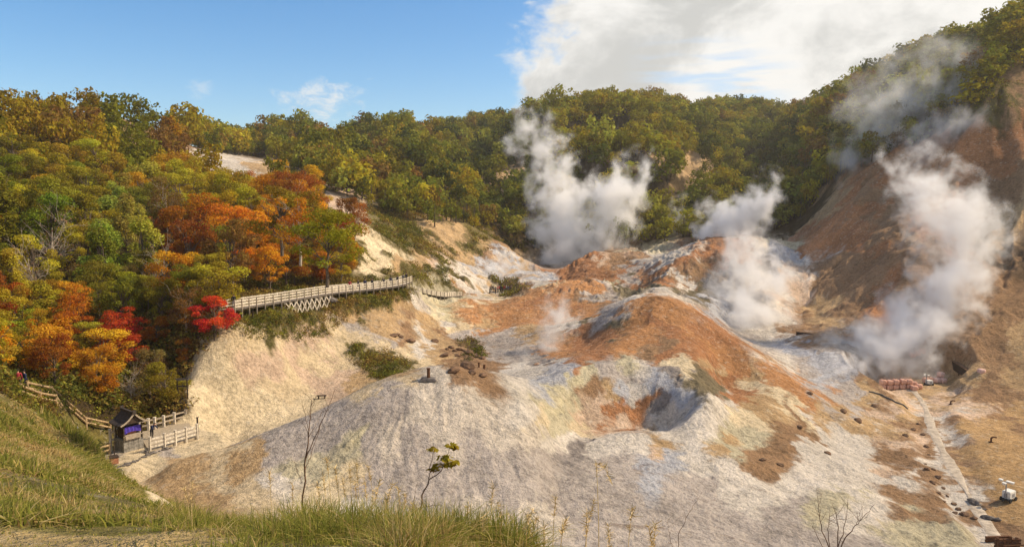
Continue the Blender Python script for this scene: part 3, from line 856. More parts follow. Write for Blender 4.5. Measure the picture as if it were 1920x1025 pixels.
def mat_plain(name, col, var=.35, scale=3.0, rough=.85, spec=.2, bump=.3, bdist=.03, stretch=(1, 1, 1), dark=None):
    T = NT(name)
    co = T.coord()
    mp = T.n('ShaderNodeMapping'); T.l(co, mp.inputs[0]); mp.inputs['Scale'].default_value = stretch
    n = T.noise(mp.outputs[0], scale, 5, .6)
    n2 = T.noise(mp.outputs[0], scale * 6, 3, .6)
    a = tuple(v * (1 + var) for v in col) + (1,)
    b = tuple(v for v in (dark or tuple(v * (1 - var) for v in col))) + (1,)
    c = T.mix(T.ramp(T.math('ADD', T.math('MULTIPLY', n, .7), T.math('MULTIPLY', n2, .3)), .35, .65), b, a)
    T.bsdf(c, rough, spec, T.bump(T.math('ADD', n, T.math('MULTIPLY', n2, .4)), bump, bdist))
    return T.m

M_LEAF = mat_leaf('autumn_leaves', 'object')
M_FLEAF = mat_leaf('forest_leaves', 'tint')
M_BARK = mat_plain('grey_brown_bark', (.13, .10, .075), .5, 4, stretch=(3, 3, .6))
M_PALEBARK = mat_plain('pale_birch_bark', (.42, .36, .29), .4, 5, stretch=(1, 1, 3), dark=(.12, .10, .08))

PALS = 2.05
PAL = {
    'Y': (.200, .152, .016), 'G': (.110, .105, .012), 'D': (.055, .058, .010), 'L': (.185, .175, .030), 'O': (.34, .115, .012),
    'U': (.20, .070, .012), 'R': (.34, .036, .016), 'A': (.30, .155, .014), 'B': (.120, .068, .022), 'P': (.16, .10, .06),
}
PAL = {k: tuple(min(.6, v * PALS * (.72 if k in 'OUR' else .85 if k == 'A' else 1.0)) for v in c) for k, c in PAL.items()}
PALNAME = {'Y': 'olive yellow', 'G': 'mid green', 'D': 'dark green', 'L': 'light green', 'O': 'orange', 'U': 'rust brown', 'R': 'scarlet red', 'A': 'golden', 'B': 'brown', 'P': 'leafless grey'}

def leaf_cloud(g, lobes, n, size, flat=0.0, up=.25, align=.75):
    """Leaf-clump quads spread through lobes [(centre, radii)]."""
    vol = np.array([l[1][0] * l[1][1] + l[1][0] * l[1][2] for l in lobes]); cnt = np.maximum(6, (n * vol / vol.sum()).astype(int))
    Cn, Nn, Lb = [], [], []
    for (c, r), k in zip(lobes, cnt):
        d = g.normal(size=(k, 3)); d[:, 2] += up; d /= np.linalg.norm(d, axis=1)[:, None]
        rad = g.uniform(.30, 1.25, size=(k, 1)) ** .6
        Cn.append(np.array(c) + d * np.array(r) * rad)
        Nn.append(d); Lb.append(np.full(k, g.random()))
    P = np.concatenate(Cn); Nrm = np.concatenate(Nn)
    m = len(P)
    Nrm = Nrm * align + g.normal(size=(m, 3)) * .55; Nrm[:, 2] += .2 + flat
    Nrm /= np.linalg.norm(Nrm, axis=1)[:, None]
    a = np.cross(Nrm, g.normal(size=(m, 3))); a /= np.linalg.norm(a, axis=1)[:, None] + 1e-9
    b = np.cross(Nrm, a)
    s = size * g.uniform(.55, 1.35, size=(m, 1)); t = s * g.uniform(.45, .9, size=(m, 1))
    # a pointed, slightly folded leaf spray: diamond of four corners
    bend = Nrm * s * g.uniform(-.25, .25, size=(m, 1))
    V = np.stack([P - a * s, P - b * t + bend, P + a * s, P + b * t + bend], 1).reshape(-1, 3)
    F = np.arange(m * 4).reshape(m, 4)
    return V, F, np.clip(.5 * g.random(m) + .5 * np.concatenate(Lb), 0, 1)

def tree_lobes(g, kind, h, w):
    L = []
    if kind == 'round':
        for k in range(g.integers(22, 30)):
            a = g.uniform(0, 2 * np.pi); q = g.uniform(.15, 1.08) ** .6; z = g.uniform(.28, .95)
            e = math.sqrt(max(.05, 1 - ((z - .58) / .46) ** 2))
            r = g.choice([.07, .09, .12, .15, .19]) * g.uniform(.85, 1.15) * w
            L.append(((math.cos(a) * q * e * w * .43, math.sin(a) * q * e * w * .43, z * h), (r * g.uniform(.8, 1.3), r * g.uniform(.8, 1.3), r * g.uniform(.5, .85))))
    elif kind == 'tall':
        for k in range(g.integers(20, 26)):
            a = g.uniform(0, 2 * np.pi); z = g.uniform(.22, .95); e = max(.18, min(1, (1.05 - z) * 1.7)) * min(1, .4 + z)
            r = g.uniform(.08, .19) * w
            L.append(((math.cos(a) * e * w * .38 * g.uniform(.3, 1), math.sin(a) * e * w * .38 * g.uniform(.3, 1), z * h), (r, r, r * 1.05)))
    elif kind == 'spreading':        # maple: flat tiers of foliage
        for k in range(g.integers(24, 32)):
            a = g.uniform(0, 2 * np.pi); z = g.uniform(.32, .97); e = math.sqrt(max(.04, 1 - ((z - .5) / .55) ** 2)) * g.uniform(.2, 1)
            r = g.uniform(.09, .21) * w
            L.append(((math.cos(a) * e * w * .44, math.sin(a) * e * w * .44, z * h), (r, r, r * g.uniform(.40, .62))))
    else:                             # airy: few thin leaf sprays on long limbs
        for k in range(g.integers(12, 17)):
            a = g.uniform(0, 2 * np.pi); z = g.uniform(.35, .98); e = g.uniform(.2, 1)
            r = g.uniform(.10, .19) * w
            L.append(((math.cos(a) * e * w * .42, math.sin(a) * e * w * .42, z * h), (r, r, r * .8)))
    return L

def limb(G, g, a, b, r0, r1, sides=5, sag=.12, n=5):
    a, b = np.array(a, float), np.array(b, float)
    t = np.linspace(0, 1, n)[:, None]
    P = a + (b - a) * t
    d = np.linalg.norm(b - a)
    P[1:-1] += g.normal(size=(n - 2, 3)) * d * .05
    P[:, 2] += (np.sin(t[:, 0] * np.pi) * d * sag)
    G.tube(P, np.linspace(r0, r1, n), sides)
    return P

def make_tree_meshes(seed, kind, h=9.0, w=7.0, leaves=2300, size=.22, bark=None):
    g = np.random.default_rng(seed)
    G = Geo()
    lean = g.normal(size=2) * .03 * h
    n = 7; t = np.linspace(0, 1, n)
    topz = .86 if kind != 'spreading' else .7
    P = np.stack([lean[0] * t ** 2 + g.normal(size=n) * .04 * (t > 0), lean[1] * t ** 2 + g.normal(size=n) * .04 * (t > 0), t * h * topz - .4], -1)
    r0 = .018 * h + .02
    G.tube(P, r0 * (1 - t * .85), 7)
    lob = tree_lobes(g, kind if kind != 'bare' else 'airy', h, w)
    for c, r in lob:
        z0 = max(.12 * h, min(c[2] * .62, topz * h * .95)); k = z0 / (topz * h)
        a = (np.interp(k, t, P[:, 0]), np.interp(k, t, P[:, 1]), z0)
        limb(G, g, a, c, r0 * .42 * (1 - k * .6), .012, 5)
        for q in range(5 if kind in ('bare', 'airy') else 2):
            e = np.array(c) + g.normal(size=3) * np.array(r) * (1.3 if kind == 'bare' else .8) + np.array([0, 0, r[2] * .6])
            Q = limb(G, g, np.array(a) * .35 + np.array(c) * .65 , e, .028, .008, 4, .05, 4)
            if kind == 'bare':
                for z in range(3):
                    limb(G, g, Q[2], Q[2] + g.normal(size=3) * .5 + np.array([0, 0, .5]), .014, .005, 3, .03, 3)
    trunk = G.mesh('trunk', [bark or M_BARK], True)
    if kind == 'bare':
        leaves, size = 160, .13
    V, F, lv = leaf_cloud(g, lob, leaves, size, flat=.5 if kind == 'spreading' else 0, up=.35)
    crown = np_mesh('crown', V, F, [M_LEAF], {'lv': lv})
    return trunk, crown

VAR = {}
sd = 100
for kind, cnt in (('round', 5), ('tall', 3), ('spreading', 4), ('airy', 3), ('bare', 3)):
    VAR[kind] = []
    for k in range(cnt):
        sd += 1
        VAR[kind].append(make_tree_meshes(sd, kind, 9.0, 7.0 if kind != 'tall' else 5.6,
                                          6800 if kind in ('round', 'tall') else 4600, .118 if kind != 'airy' else .10,
                                          M_PALEBARK if kind in ('bare', 'airy') and k != 1 else M_BARK))

# ------------------------------------------------------------------ where the single trees of the left slope stand
def canopy_hit(px, py, h):
    return hit(px, py, h)

FOREST_POLY = np.array([(-160, 222), (0, 238), (150, 222), (250, 232), (330, 268), (350, 300), (300, 330), (400, 340), (520, 352), (590, 402), (650, 442), (668, 480), (652, 535),
                        (560, 545), (440, 555), (420, 600), (372, 640), (347, 700), (338, 765), (290, 772), (200, 757), (100, 728), (0, 706), (-160, 690)], float)

def in_poly(x, y, P):
    r = np.zeros(np.shape(x), bool); n = len(P)
    for i in range(n):
        (x1, y1), (x2, y2) = P[i], P[(i + 1) % n]
        c = ((y1 > y) != (y2 > y)) & (x < (x2 - x1) * (y - y1) / (y2 - y1 + 1e-12) + x1)
        r ^= c
    return r

ACOL = [(50, 230, 'Y'), (150, 200, 'Y'), (250, 220, 'G'), (310, 240, 'B'), (100, 330, 'Y'), (200, 300, 'Y'), (250, 290, 'G'), (60, 430, 'Y'), (150, 450, 'Y'), (250, 430, 'L'),
        (300, 360, 'L'), (350, 400, 'Y'), (330, 450, 'U'), (400, 430, 'U'), (450, 400, 'Y'), (500, 400, 'A'), (550, 420, 'U'), (600, 440, 'A'), (480, 460, 'O'), (430, 480, 'B'),
        (560, 500, 'A'), (500, 520, 'D'), (640, 500, 'Y'), (400, 520, 'Y'), (340, 520, 'G'), (280, 520, 'G'), (200, 540, 'G'), (100, 560, 'Y'), (30, 600, 'Y'), (150, 640, 'A'),
        (250, 600, 'R'), (320, 600, 'U'), (200, 700, 'A'), (280, 700, 'B'), (320, 720, 'U'), (100, 680, 'U'), (30, 680, 'A'), (420, 360, 'Y'), (380, 380, 'Y'), (520, 440, 'Y'),
        (350, 330, 'Y'), (600, 520, 'Y'), (460, 520, 'U'), (620, 480, 'U'), (150, 260, 'Y'), (20, 330, 'G'), (120, 400, 'G'), (300, 480, 'P'), (240, 680, 'P'), (300, 650, 'P'), (110, 480, 'P'), (430, 440, 'P')]
ACOL += [(540, 450, 'U'), (440, 400, 'A'), (380, 410, 'O'), (520, 480, 'A'), (120, 600, 'O'), (60, 560, 'U'), (590, 500, 'U'), (350, 480, 'U')]
ACA = np.array([(a, b) for a, b, _ in ACOL], float)

# hand placed: pixel x, pixel y of the crown top, height, width, kind, colour
KEY = [(40, 405, 10, 8, 'round', 'Y'), (35, 560, 8, 7.5, 'round', 'Y'), (90, 515, 5.5, 5, 'spreading', 'R'), (60, 545, 5, 5, 'spreading', 'R'), (185, 592, 6.5, 8, 'spreading', 'O'), (125, 608, 6, 5, 'spreading', 'O'),
       (250, 566, 5.5, 6, 'spreading', 'R'), (300, 556, 5, 5, 'spreading', 'U'), (390, 500, 6, 6, 'round', 'A'), (235, 385, 13, 9, 'round', 'Y'),
       (265, 470, 9, 7.5, 'tall', 'L'), (160, 320, 12, 10, 'round', 'Y'), (60, 285, 11, 9, 'round', 'Y'), (345, 490, 7, 7, 'round', 'G'), (205, 470, 8, 6, 'spreading', 'U'), (620, 420, 7.5, 7, 'spreading', 'A'),
       (575, 455, 6, 6, 'spreading', 'U'), (548, 485, 7, 8, 'round', 'G'), (485, 500, 8, 8, 'round', 'G'), (655, 440, 6, 5, 'airy', 'U'), (440, 440, 6, 6, 'airy', 'U'), (385, 465, 6, 5, 'spreading', 'U'),
       (500, 375, 7, 6, 'spreading', 'U'), (470, 405, 7, 7, 'round', 'Y'), (325, 620, 6, 4.5, 'tall', 'Y'), (290, 610, 7, 5, 'bare', 'P'), (255, 690, 3.2, 4, 'round', 'L'), (230, 715, 3, 4, 'round', 'G'), (100, 470, 9, 5, 'bare', 'P'),
       (280, 400, 8, 5, 'bare', 'P'), (130, 660, 5, 5, 'spreading', 'A'), (40, 640, 7, 6, 'round', 'A'), (220, 630, 5, 5, 'spreading', 'O'), (310, 690, 4, 4, 'airy', 'U'), (330, 720, 2.6, 3.4, 'spreading', 'O'),
       (20, 480, 8, 7, 'round', 'G'), (180, 255, 10, 10, 'round', 'Y'), (230, 330, 10, 9, 'round', 'G'), (210, 350, 9, 5, 'bare', 'P'), (380, 345, 5, 5, 'round', 'O'), (300, 330, 6, 4, 'airy', 'A'), (350, 365, 7, 7, 'round', 'Y'),
       (435, 355, 7, 7, 'round', 'Y'), (525, 345, 6, 6, 'round', 'G'), (560, 375, 5, 5, 'airy', 'A'), (610, 395, 4, 4, 'round', 'G'), (640, 480, 5, 5, 'round', 'A'), (590, 490, 6, 6, 'round', 'Y'), (150, 470, 9, 7, 'round', 'G')]
trees = []                            # (x, y, z, h, w, kind, colour, px, py)
occ = []
for px, py, h, w, kd, colr in KEY:
    p = canopy_hit(px, py, h * .97)
    if p is None: continue
    trees.append((p[0], p[1], p[2] , h, w, kd, colr)); occ.append((p[0], p[1], w * .33))

for bx_, by_, h, w, kd, colr in ((402, 636, 5.0, 4.6, 'round', 'R'), (372, 640, 4.0, 3.6, 'spreading', 'U'), (350, 690, 3.2, 3.0, 'airy', 'U')):
    p = hit(bx_, by_)
    trees.append((p[0], p[1], p[2], h, w, kd, colr)); occ.append((p[0], p[1], w * .33))

# fill between them
NV = proj(np.stack([GX, GY, Surf.Z], -1))
cand = np.nonzero((in_poly(NV[0], NV[1], FOREST_POLY)) & (GR > 55) & (GR < 245) & (GY > 0))
rg4 = np.random.default_rng(44)
area = GR[cand] ** 2 * np.gradient(np.log(RR))[cand[1]]
area = area / area.sum()
picks = rg4.choice(len(cand[0]), size=22000, p=area)
OX = np.array([o[0] for o in occ]); OY = np.array([o[1] for o in occ]); OR = np.array([o[2] for o in occ])
spread_w = {'Y': 'round', 'G': 'round', 'D': 'round', 'L': 'tall', 'O': 'spreading', 'U': 'round', 'R': 'spreading', 'A': 'round', 'B': 'airy', 'P': 'bare'}
fill = []
for k in picks:
    i, j = cand[0][k], cand[1][k]
    x, y, z = GX[i, j], GY[i, j], Surf.Z[i, j]
    px, py = float(NV[0][i, j]), float(NV[1][i, j])
    big = 1.0 if y > 95 else .72
    h = rg4.uniform(6.8, 11.5) * big; w = h * rg4.uniform(.68, .95)
    if np.any((OX - x) ** 2 + (OY - y) ** 2 < (w * .31 + OR) ** 2): continue
    pc = py - h * .6 / y * FPX       # where its crown shows
    d = np.hypot(ACA[:, 0] - px, ACA[:, 1] - pc) * rg4.uniform(.6, 1.4, len(ACA))
    colr = ACOL[int(np.argmin(d))][2]
    if rg4.random() < .16: colr = rg4.choice(list('YGGYAB'))
    kd = spread_w[colr] if rg4.random() < .75 else rg4.choice(['round', 'tall', 'airy'])
    if colr == 'P': kd = 'bare'
    if py > 640: h *= .75; w *= .85
    if px > 440 and py > 500: h *= .7; w *= .9
    tp = py - h / y * FPX            # keep the pale scars on the hill open
    if (392 < px < 512 and tp < 315 and py > 300) or (592 < px < 645 and tp < 392 and py > 366): continue
    fill.append((x, y, z, h, w, kd, colr))
    OX = np.append(OX, x); OY = np.append(OY, y); OR = np.append(OR, w * .31)
    if len(fill) > 760: break
fill.sort(key=lambda t: (t[0] ** 2 + t[1] ** 2))
MAXT = 292
keep = fill[:MAXT - len(trees)]
overflow = fill[MAXT - len(trees):]
trees += keep

ORD = ['first', 'second', 'third', 'fourth', 'fifth', 'sixth', 'seventh', 'eighth', 'ninth', 'tenth', 'eleventh', 'twelfth', 'thirteenth', 'fourteenth', 'fifteenth', 'sixteenth', 'seventeenth', 'eighteenth', 'nineteenth', 'twentieth']
ORD += ['twenty-' + o for o in ORD[:9]] + ['thirtieth'] + ['thirty-' + o for o in ORD[:9]] + ['fortieth'] + ['forty-' + o for o in ORD[:9]]
KN = {'round': 'rounded', 'tall': 'narrow', 'spreading': 'layered', 'airy': 'sparse', 'bare': 'bare'}

def zone_of(px, py):
    if py < 255: return 'along the skyline of the left hill'
    if px > 415 and py > 470: return 'just above the white boardwalk'
    if px > 380: return 'below the pale scar on the hill'
    if py > 670: return 'close behind the log fence'
    if py > 560: return 'low on the left wooded slope'
    if py > 400: return 'half way up the left slope'
    return 'high on the left wooded slope'
ginfo = {}
rows = []
for t in trees:
    q = proj(np.array([t[0], t[1], t[2] + t[3] * .5])); z = zone_of(float(q[0]), float(q[1]) + 25)
    ginfo.setdefault((t[6], t[5], z), []).append((float(q[0]), len(rows)))
    rows.append(z)
lab = {}
for (cl, kd, z), lst in ginfo.items():
    lst.sort()
    base_l = f"{PALNAME[cl]} {KN[kd]} tree" if cl != 'P' else 'leafless grey tree'
    for i, (_, r) in enumerate(lst):
        lab[r] = (f"{base_l} {z}" if len(lst) == 1 else f"{base_l} {z}, {ORD[i]} from the left")
cnt_k = {}
for r, (x, y, z, h, w, kd, cl) in enumerate(trees):
    V_ = VAR[kd]; tr, cr = V_[(r * 7 + int(x * 3)) % len(V_)]
    root = empty('bare_tree' if kd == 'bare' else ('maple_tree' if kd == 'spreading' else 'broadleaf_tree'), (x, y, z - .1), rg4.uniform(0, 6.28))
    sw = w / (7.0 if kd != 'tall' else 5.6)
    root.scale = (sw, sw * rg4.uniform(.9, 1.1), h / 9.0)
    tag(root, lab[r], 'tree', 'trees of the left wooded slope')
    link_mesh('trunk', tr, root)
    c = link_mesh('crown', cr, root)
    j = rg4.normal(size=3) * .10; v = rg4.uniform(.8, 1.2)
    c.color = tuple(float(np.clip(PAL[cl][k] * v * (1 + j[k]), 0, 1)) for k in range(3)) + (1,)

def far_lobes(g, s):
    L = [((0, 0, .56), (.34, .34, .32))]
    for k in range(g.integers(9, 15)):
        a = g.uniform(0, 6.28); q = g.uniform(.14, .40); z = g.uniform(.36, .92); r = g.uniform(.10, .22)
        L.append(((math.cos(a) * q, math.sin(a) * q, z), (r, r, r * .8)))
    return L

# ------------------------------------------------------------------ the forest beyond: one mass
def forest_mass():
    px, py = NV[0], NV[1]
    P_mid = np.array([(318, 262), (420, 250), (600, 250), (780, 246), (900, 226), (960, 226), (1010, 222), (1080, 205), (1200, 200), (1290, 220), (1380, 205), (1480, 222), (1560, 192), (1680, 140), (1800, 85), (1880, 40), (1960, -10),
                      (1960, 90), (1850, 190), (1790, 225), (1700, 285), (1600, 325), (1530, 385), (1470, 436), (1300, 452), (1180, 462), (1090, 470), (1010, 482), (985, 470), (940, 450), (890, 432), (850, 418), (800, 428), (740, 412), (680, 386), (640, 372), (560, 322), (500, 296), (400, 288)], float)
    m = in_poly(px, py, P_mid) & (GY > 0) & (GR < 640) & (GR > 135)
    # pale cliffs stay bare
    for cx, cy, rx, ry in ((960, 352, 26, 34), (1290, 330, 24, 30), (455, 312, 50, 14), (1052, 330, 14, 40)):
        m &= ~(((px - cx) / rx) ** 2 + ((py - cy) / ry) ** 2 < 1)
    m &= ~((px > 1200) & (px < 1480) & (py > 395) & (GR < 212))
    # hill crests are seen edge on: add the ground just behind each crest
    rr = np.random.default_rng(5)
    ii, jj = np.nonzero(m)
    ar = GR[ii, jj] ** 2 * np.gradient(np.log(RR))[jj]
    n = 5200
    pk = rr.choice(len(ii), size=n * 5, p=ar / ar.sum())
    X, Y, Zg = GX[ii[pk], jj[pk]], GY[ii[pk], jj[pk]], Surf.Z[ii[pk], jj[pk]]
    X = X + rr.normal(size=len(X)) * .8; Y = Y + rr.normal(size=len(Y)) * .8
    # thin out: one tree per cell
    cell = {}
    sel = []
    for k in range(len(X)):
        s = 4.3 if Y[k] < 300 else 5.2
        c = (int(X[k] // s), int(Y[k] // s))
        if c in cell: continue
        cell[c] = 1; sel.append(k)
        if len(sel) >= n: break
    sel = np.array(sel); X, Y, Zg = X[sel], Y[sel], Zg[sel]
    PX, PY = px[ii[pk], jj[pk]][sel], py[ii[pk], jj[pk]][sel]
    Vs, Fs, Ls, Ts = [], [], [], []
    off = 0
    protos = []
    for s in range(10):
        g = np.random.default_rng(900 + s)
        lob = far_lobes(g, s)
        V, F, lv = leaf_cloud(g, lob, 400, .050, up=.6, align=1.1)
        # a trunk with a few limbs
        protos.append((V, F, lv))
    tnt = {'a': ((.128, .120, .018), (.088, .096, .017), (.18, .145, .018), (.052, .060, .014), (.155, .155, .032), (.13, .082, .026))}
    wts = np.array([.3, .24, .18, .13, .10, .05])
    cols = np.array(tnt['a'])
    for k in range(len(X)):
        V, F, lv = protos[rr.integers(10)]
        big = rr.choice([.6, .75, .9, 1.0, 1.1, 1.35, 1.55]) * rr.uniform(.9, 1.1) * (1.0 if Y[k] > 230 else .85)
        h = 9.0 * big; w = 8.4 * big * rr.uniform(.85, 1.15)
        if 680 < PX[k] < 1000 and PY[k] > 405: h *= .75; w *= .8
        if PX[k] > 1780 and PY[k] < 240: h *= .8
        a = rr.uniform(0, 6.28); ca, sa = math.cos(a), math.sin(a)
        W_ = np.stack([(V[:, 0] * ca - V[:, 1] * sa) * w + X[k], (V[:, 0] * sa + V[:, 1] * ca) * w + Y[k], V[:, 2] * h + Zg[k] - h * .12], -1)
        Vs.append(W_); Fs.append(F + off); off += len(V); Ls.append(lv)
        p = wts.copy()
        if 820 < PX[k] < 1010 and 250 < PY[k] < 420: p *= (1, 1.6, .2, 2.2, .5, .5)      # shade of the ravine painted in by favouring darker leaf tints
        if 1000 < PX[k] < 1300 and PY[k] < 330: p *= (1.4, .5, 2.6, .3, 2.2, .4)  # sunlit yellow of the centre hill put into the leaf colours
        if PX[k] < 1000 and PY[k] > 380: p *= (1, .8, 2.2, .5, 1.6, 2)
        if PX[k] < 420: p *= (1, .6, 2, .5, .8, 2.5)
        if 560 < PX[k] < 720 and 350 < PY[k] < 460: p *= (.5, .5, 2, .3, .5, 4)
        if 1270 < PX[k] < 1500 and 250 < PY[k] < 460: p *= (1, 1.7, .3, 2.4, .4, .5)  # shaded valley fold right of centre, its darkness put into the tints
        c = cols[rr.choice(6, p=p / p.sum())] * rr.uniform(.75, 1.25) * np.array((1.85, 1.78, 1.45))
        Ts.append(np.tile(c, (len(F), 1)))
    omap = {'Y': (.215, .15, .014), 'G': (.11, .105, .012), 'D': (.055, .058, .01), 'L': (.185, .175, .03), 'O': (.3, .11, .012), 'U': (.2, .08, .014), 'R': (.3, .04, .016), 'A': (.28, .15, .014), 'B': (.14, .08, .022), 'P': (.16, .1, .05)}
    for (x, y, z, h, w, kd, cl) in overflow:
        V, F, lv = protos[rr.integers(10)]
        a = rr.uniform(0, 6.28); ca, sa = math.cos(a), math.sin(a)
        Vs.append(np.stack([(V[:, 0] * ca - V[:, 1] * sa) * w + x, (V[:, 0] * sa + V[:, 1] * ca) * w + y, V[:, 2] * h + z - h * .12], -1))
        Fs.append(F + off); off += len(V); Ls.append(lv); Ts.append(np.tile(np.array(omap[cl]) * rr.uniform(.8, 1.2) * 1.5, (len(F), 1)))
    # trunks
    G = Geo()
    for k in range(len(X)):
        if Y[k] < 330:
            G.tube([(X[k], Y[k], Zg[k] - .3), (X[k] + .1, Y[k], Zg[k] + 3.2), (X[k] + .1, Y[k] + .1, Zg[k] + 6.2)], (.18, .13, .05), 4)
    nt = len(np.concatenate(G.F))
    Vs.append(np.concatenate(G.V)); Fs.append(np.concatenate(G.F) + off)
    Ls.append(np.full(nt, .5)); Ts.append(np.tile((.12, .10, .08), (nt, 1)))
    me = np_mesh('forest', np.concatenate(Vs), np.concatenate(Fs), [M_FLEAF], {'lv': np.concatenate(Ls), 'tint': np.concatenate(Ts)})
    o = link_mesh('forest', me)
    tag(o, 'dense mixed autumn forest covering the far valley sides and ridges', 'forest', None, 'stuff')
    return len(X)
nf = forest_mass()
print('trees', len(trees), 'overflow', len(overflow), 'forest', nf)
# ------------------------------------------------------------------ grass on the knoll and the bank
def mat_grass():
    T = NT('grass_blades')
    base = T.attr('tint').outputs['Color']
    d = T.n('ShaderNodeBsdfDiffuse'); T.l(base, d.inputs['Color'])
    tr = T.n('ShaderNodeBsdfTranslucent')
    T.l(base, tr.inputs['Color'])
    mx = T.n('ShaderNodeMixShader'); mx.inputs[0].default_value = .4
    T.l(d.outputs[0], mx.inputs[1]); T.l(tr.outputs[0], mx.inputs[2]); T.l(mx.outputs[0], T.out.inputs['Surface'])
    return T.m
M_GRASS = mat_grass()

def blades(g, X, Y, Zg, H, Wd, lean, tint):
    """Curved tapering blades of three quads each."""
    n = len(X)
    a = g.uniform(0, 2 * np.pi, n); dx, dy = np.cos(a), np.sin(a)
    la = g.uniform(0, 2 * np.pi, n); L = np.abs(g.normal(size=n)) * lean
    ts = (0, .38, .72, 1.0); wd = (1, .85, .5, .06)
    V = np.empty((n, 8, 3))
    for k, (t, w) in enumerate(zip(ts, wd)):
        cx = X + np.cos(la) * H * L * t ** 2; cy = Y + np.sin(la) * H * L * t ** 2
        cz = Zg - .03 + H * t * (1 - .35 * L * t)
        V[:, 2 * k] = np.stack([cx - dx * Wd * w, cy - dy * Wd * w, cz], -1)
        V[:, 2 * k + 1] = np.stack([cx + dx * Wd * w, cy + dy * Wd * w, cz], -1)
    b = (np.arange(n) * 8)[:, None]
    F = np.concatenate([b + np.array([[2 * k, 2 * k + 1, 2 * k + 3, 2 * k + 2]]) for k in range(3)], 1).reshape(-1, 4)
    return V.reshape(-1, 3), F, np.repeat(tint, 3, axis=0)

def grass():
    g = np.random.default_rng(12)
    Vs, Fs, Ts = [], [], []; off = 0
    GREEN = np.array([(.27, .26, .05), (.21, .225, .04), (.36, .31, .08), (.17, .185, .04)])
    DRY = np.array([(.56, .45, .21), (.46, .34, .14), (.38, .25, .10), (.52, .38, .14)])
    px, py = NV[0], NV[1]

    def scatter(mask, n, hfun, wfun, lean, dryf, clump=1.0, thr=.4):
        nonlocal off
        ii, jj = np.nonzero(mask)
        ar = GR[ii, jj] ** 2 * np.gradient(np.log(RR))[jj] / GR[ii, jj] ** 1.15
        pk = g.choice(len(ii), size=n, p=ar / ar.sum())
        sp = GR[ii[pk], jj[pk]] * .012
        X = GX[ii[pk], jj[pk]] + g.normal(size=n) * sp; Y = GY[ii[pk], jj[pk]] + g.normal(size=n) * sp
        c = fbm(X / clump, Y / clump, 3, 202)
        k = c > thr - .12 * g.random(n)
        X, Y, c = X[k], Y[k], c[k]
        Zg = bil(Surf.Z, X, Y); r = np.hypot(X, Y)
        dr = fbm(X / (clump * 2.3), Y / (clump * 2.3), 3, 305)
        H = hfun(r) * g.uniform(.5, 1.25, len(X)) * (.45 + 1.3 * smooth(c, .45, .68))
        isdry = g.random(len(X)) < np.clip(dryf + (dr - .5) * 2.4, .06, .95)
        tint = np.where(isdry[:, None], DRY[g.integers(0, 4, len(X))], GREEN[g.integers(0, 4, len(X))]) * g.uniform(.75, 1.25, (len(X), 1))
        V, F, T = blades(g, X, Y, Zg, H, wfun(r), lean, tint)
        Vs.append(V); Fs.append(F + off); Ts.append(T); off += len(V)
    front = (GY > 0) & (GR < 16)
    tuft = in_poly(px, py, np.array([(300, 985), (330, 950), (400, 940), (520, 945), (640, 940), (760, 960), (860, 990), (1000, 1035), (1000, 1130), (520, 1130), (450, 1010), (340, 1005)], float)) & front & (GR < 11)
    scatter(tuft, 60000, lambda r: .165 + 0 * r, lambda r: .0022 + .0003 * r, 1.1, .26, .6, .49)
    low = front & (px > -300) & (px < 1100) & (py > 900) & (GR < 12)
    scatter(low, 52000, lambda r: .06 + .006 * r, lambda r: .0028 + .0005 * r, .9, .35, .9, .30)
    bank = in_poly(px, py, np.array([(-250, 725), (0, 735), (60, 770), (110, 795), (190, 862), (250, 912), (310, 950), (330, 985), (-250, 985)], float)) & (GY > 0) & (GR < 50)
    scatter(bank, 110000, lambda r: .075 + .0045 * r, lambda r: .004 + .0009 * r, 1.0, .34, 1.7, .455)
    rim = in_poly(px, py, np.array([(150, 770), (215, 800), (215, 835), (175, 860), (110, 800)], float)) & (GY > 0) & (GR < 64)
    scatter(rim, 9000, lambda r: .5 + 0 * r, lambda r: .03 + 0 * r, .5, .30, 2.2, .3)
    me = np_mesh('grass', np.concatenate(Vs), np.concatenate(Fs), [M_GRASS], {'tint': np.concatenate(Ts)})
    o = link_mesh('grass', me)
    tag(o, 'green and straw coloured tussock grass on the viewpoint knoll and bank', 'grass', None, 'stuff')
grass()

